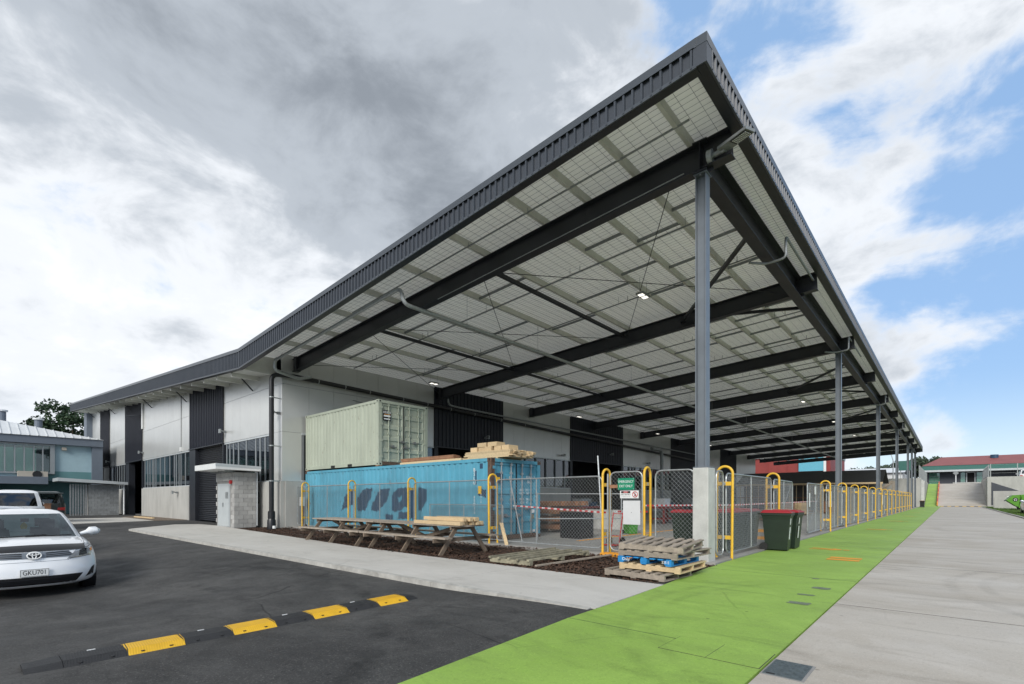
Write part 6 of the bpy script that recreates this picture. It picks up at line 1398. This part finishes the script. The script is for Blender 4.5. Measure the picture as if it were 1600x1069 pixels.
v0, v1 = 149.9*(.66318-.7485*(1510-800)/772)/(.7485+.66318*(1510-800)/772), 149.9*(.66318-.7485*(1524-800)/772)/(.7485+.66318*(1524-800)/772)
d = MB().box(149.9, 149.97, v1, v0, 4.35, 7.1).build('door', 'interior_dark', of); MB().box(149.85, 149.9, v0-.12, v0+.05, 4.35, 7.15).build('frame', 'trim', d); MB().box(149.85, 149.9, v1, v1+.12, 4.35, 7.15).build('frame', 'trim', d); MB().box(149.85, 149.9, v1, v0, 7.1, 7.25).build('frame', 'trim', d)
tag(MB().box(146.5, 148.5, -9, -.5, 4.35, 4.9).build('planter_box', 'concrete_wall'), 'long low planter in front of the charcoal building', 'planter')
t = thing('sign_post', 'white sign post with a diamond sign at the top of the ramp', 'sign', (140, 0, 4.35)); v = 140*(.66318-.7485*(1493.5-800)/772)/(.7485+.66318*(1493.5-800)/772); MB().cyl((140, v, 4.35), (140, v, 7.2), .09, 8).build('post', 'sign_white', t); MB().prism([(v-.5, 6.7), (v, 7.2), (v+.5, 6.7), (v, 6.2)], 139.85, 139.9, 'x').build('board', 'galv_dull', t)
# skip bin
sk = thing('skip_bin', 'bright green skip bin on the grass to the right', 'skip', (79.5, -6, .1))
m = MB().prism([(-4.75, 1.15), (-5.25, 1.72), (-8.6, 1.95), (-8.6, .25), (-5.95, .25), (-5.45, .55)], 78.0, 81.0, 'x'); m.build('hull', 'skip_green', sk); MB().prism([(-5.7, .3), (-5.85, .3), (-5.85, 1.75), (-5.95, 1.76)], 77.9, 78.0, 'x').build('rib', 'skip_green', sk)
MB().poly([(77.99, -5.45+.22*math.cos(R(a)), 1.22+.22*math.sin(R(a))) for a in range(0, 360, 15)]).build('badge', 'sign_black', sk); 
m = MB()
for a in (90, 210, 330): m.bar((77.975, -5.45+.12*math.cos(R(a-35)), 1.22+.12*math.sin(R(a-35))), (77.975, -5.45+.12*math.cos(R(a+45)), 1.22+.12*math.sin(R(a+45))), .05, .01, up=(1, 0, 0))
m.build('arrows', 'sign_white', sk); MB().cyl((78.1, -5.75, .32), (78.5, -5.75, .32), .2, 12).build('wheel', 'rubber', sk); MB().cyl((79, -4.85, 1.1), (79, -4.6, 1.1), .05, 8).build('lifting_lug', 'sign_black', sk)
# ================================================================ beyond the far end of the canopy
hs = thing('house_frame', 'single-storey house under construction with black roof and bare timber framing, behind the path fence', 'house', (60, 11, .03))
v0, v1 = 5.1, 17.5
m = MB().poly([(56.6, v0-.5, 2.85), (56.6, v1, 2.85), (59.6, v1, 4.15), (59.6, v0-.5, 4.15)]); m.poly([(62.6, v0-.5, 2.85), (62.6, v1, 2.85), (59.6, v1, 4.15), (59.6, v0-.5, 4.15)]); m.build('roof', 'roof_black', hs)
MB().box(56.55, 56.65, v0-.5, v1, 2.72, 2.87).build('fascia_board', 'timber_new', hs)
x = v0
while x < v1: MB().box(57, 57.1, x, x+.05, .03, 2.75).build('stud', 'timber_new', hs); x += .6
for u in (57.8, 58.6, 59.4, 60.2, 61, 61.8): MB().box(u, u+.05, v0, v0+.1, .03, 2.8+.9*max(0, 1-abs(u-59.6)/2.4)).build('stud', 'timber_new', hs)
for z in (.03, 1.4, 2.66): MB().box(57.002, 57.098, v0, v1, z, z+.06).build('plate', 'timber_red', hs)
MB().box(57.2, 62, v0+.3, v1, .03, .12).build('floor', 'timber_red', hs); MB().box(59.5, 59.6, v0+.3, v1, .12, 2.7).build('inner_lining', 'interior_mid', hs)
tr = thing('roof_truss_stack', 'grey roof trusses and ladder leaning beyond the house frame', 'trusses', (75, 5.5, .03))
for i in range(4): 
    u = 72+i*1.2
    for a, b in (((5.0, .1), (5.0, 3.4)), ((5.0, 3.4), (8.2, .6)), ((5, .6), (8.2, .6)), ((5.8, .6), (5.8, 2.7)), ((6.8, .6), (5.0, 2.2))): MB().bar((u, *a), (u, *b), .06, .12).build('member', 'timber_grey', tr)
rbd = thing('red_building', 'large dark red industrial building with a sky-blue panel, seen below the canopy roof', 'building', (135, 60, 0))
MB().box(130, 150, 20, 120, 0, 11.0).build('wall', 'roof_darkred', rbd); MB().box(129.6, 150, 19.8, 120, 11.0, 11.6).build('parapet', 'galv', rbd)
va, vb = 129.5*(.66318-.7485*(1248-800)/772)/(.7485+.66318*(1248-800)/772), 129.5*(.66318-.7485*(1287-800)/772)/(.7485+.66318*(1287-800)/772)
bp = MB().box(129.4, 129.9, vb, va, 7.6, 10.9).build('blue_panel', 'sky_blue_panel', rbd); MB().box(129.3, 129.4, vb-.5, vb, 7.4, 11).build('panel_frame', 'sign_white', rbd); MB().box(129.3, 129.4, vb, va, 10.9, 11.2).build('panel_frame', 'sign_white', rbd)
for i in range(24): MB().box(129.9, 130, 20.4+i*4.1, 20.65+i*4.1, 0, 11).build('rib', 'roof_darkred', rbd)
wsd = thing('white_shed', 'pale corrugated roof of a shed beyond the red building', 'shed', (160, 20, 4)); m = MB().poly([(150.2, 8, 7.6), (150.2, 26, 7.6), (160, 26, 9.2), (160, 8, 9.2)]); m.poly([(160, 8, 9.2), (160, 26, 9.2), (170, 26, 7.6), (170, 8, 7.6)]); m.build('roof', 'roof_white', wsd); MB().box(151, 169, 8.5, 25.5, 4.3, 7.6).build('wall', 'sign_grey', wsd)
gb = thing('green_board', 'green road sign board beyond the canopy end', 'sign', (118, 6, 4.3)); v0, v1 = 118*(.66318-.7485*(1404-800)/772)/(.7485+.66318*(1404-800)/772), 118*(.66318-.7485*(1424-800)/772)/(.7485+.66318*(1424-800)/772)
MB().box(118, 118.1, v1, v0, 6.6, 8.4).build('board', 'cladding_teal', gb)
for v in (v0-.3, v1+.3): MB().box(118.1, 118.2, v-.06, v+.06, 4.3, 8.3).build('post', 'galv', gb)
sl = thing('street_lamp', 'tall curved street lamp beyond the canopy', 'street lamp', (125, 8, 4.3)); v = 125*(.66318-.7485*(1395.5-800)/772)/(.7485+.66318*(1395.5-800)/772)
MB().tube([(125, v, 4.3), (125, v, 9.0), (125, v+.3, 10.2), (125, v+1.2, 11.2), (125, v+2.4, 11.55), (125, v+3.4, 11.6)], [.11, .09, .08, .07, .06, .05], 8).build('pole', 'galv', sl, smooth=True); MB().bar((125, v+3.3, 11.6), (125, v+4.1, 11.55), .28, .12).build('lantern', 'galv_dull', sl)
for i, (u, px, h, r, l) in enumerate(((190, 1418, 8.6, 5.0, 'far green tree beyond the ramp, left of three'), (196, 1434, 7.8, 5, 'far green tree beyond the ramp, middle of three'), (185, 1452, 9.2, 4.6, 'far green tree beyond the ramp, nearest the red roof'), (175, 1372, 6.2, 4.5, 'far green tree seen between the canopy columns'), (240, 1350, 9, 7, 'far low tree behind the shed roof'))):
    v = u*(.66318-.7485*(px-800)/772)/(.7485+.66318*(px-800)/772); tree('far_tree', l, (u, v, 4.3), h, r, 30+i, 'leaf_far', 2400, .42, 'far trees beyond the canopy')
# ---------------------------------------------------------------- tidy
for o in bpy.data.objects:
    if '_base' in o: del o['_base']
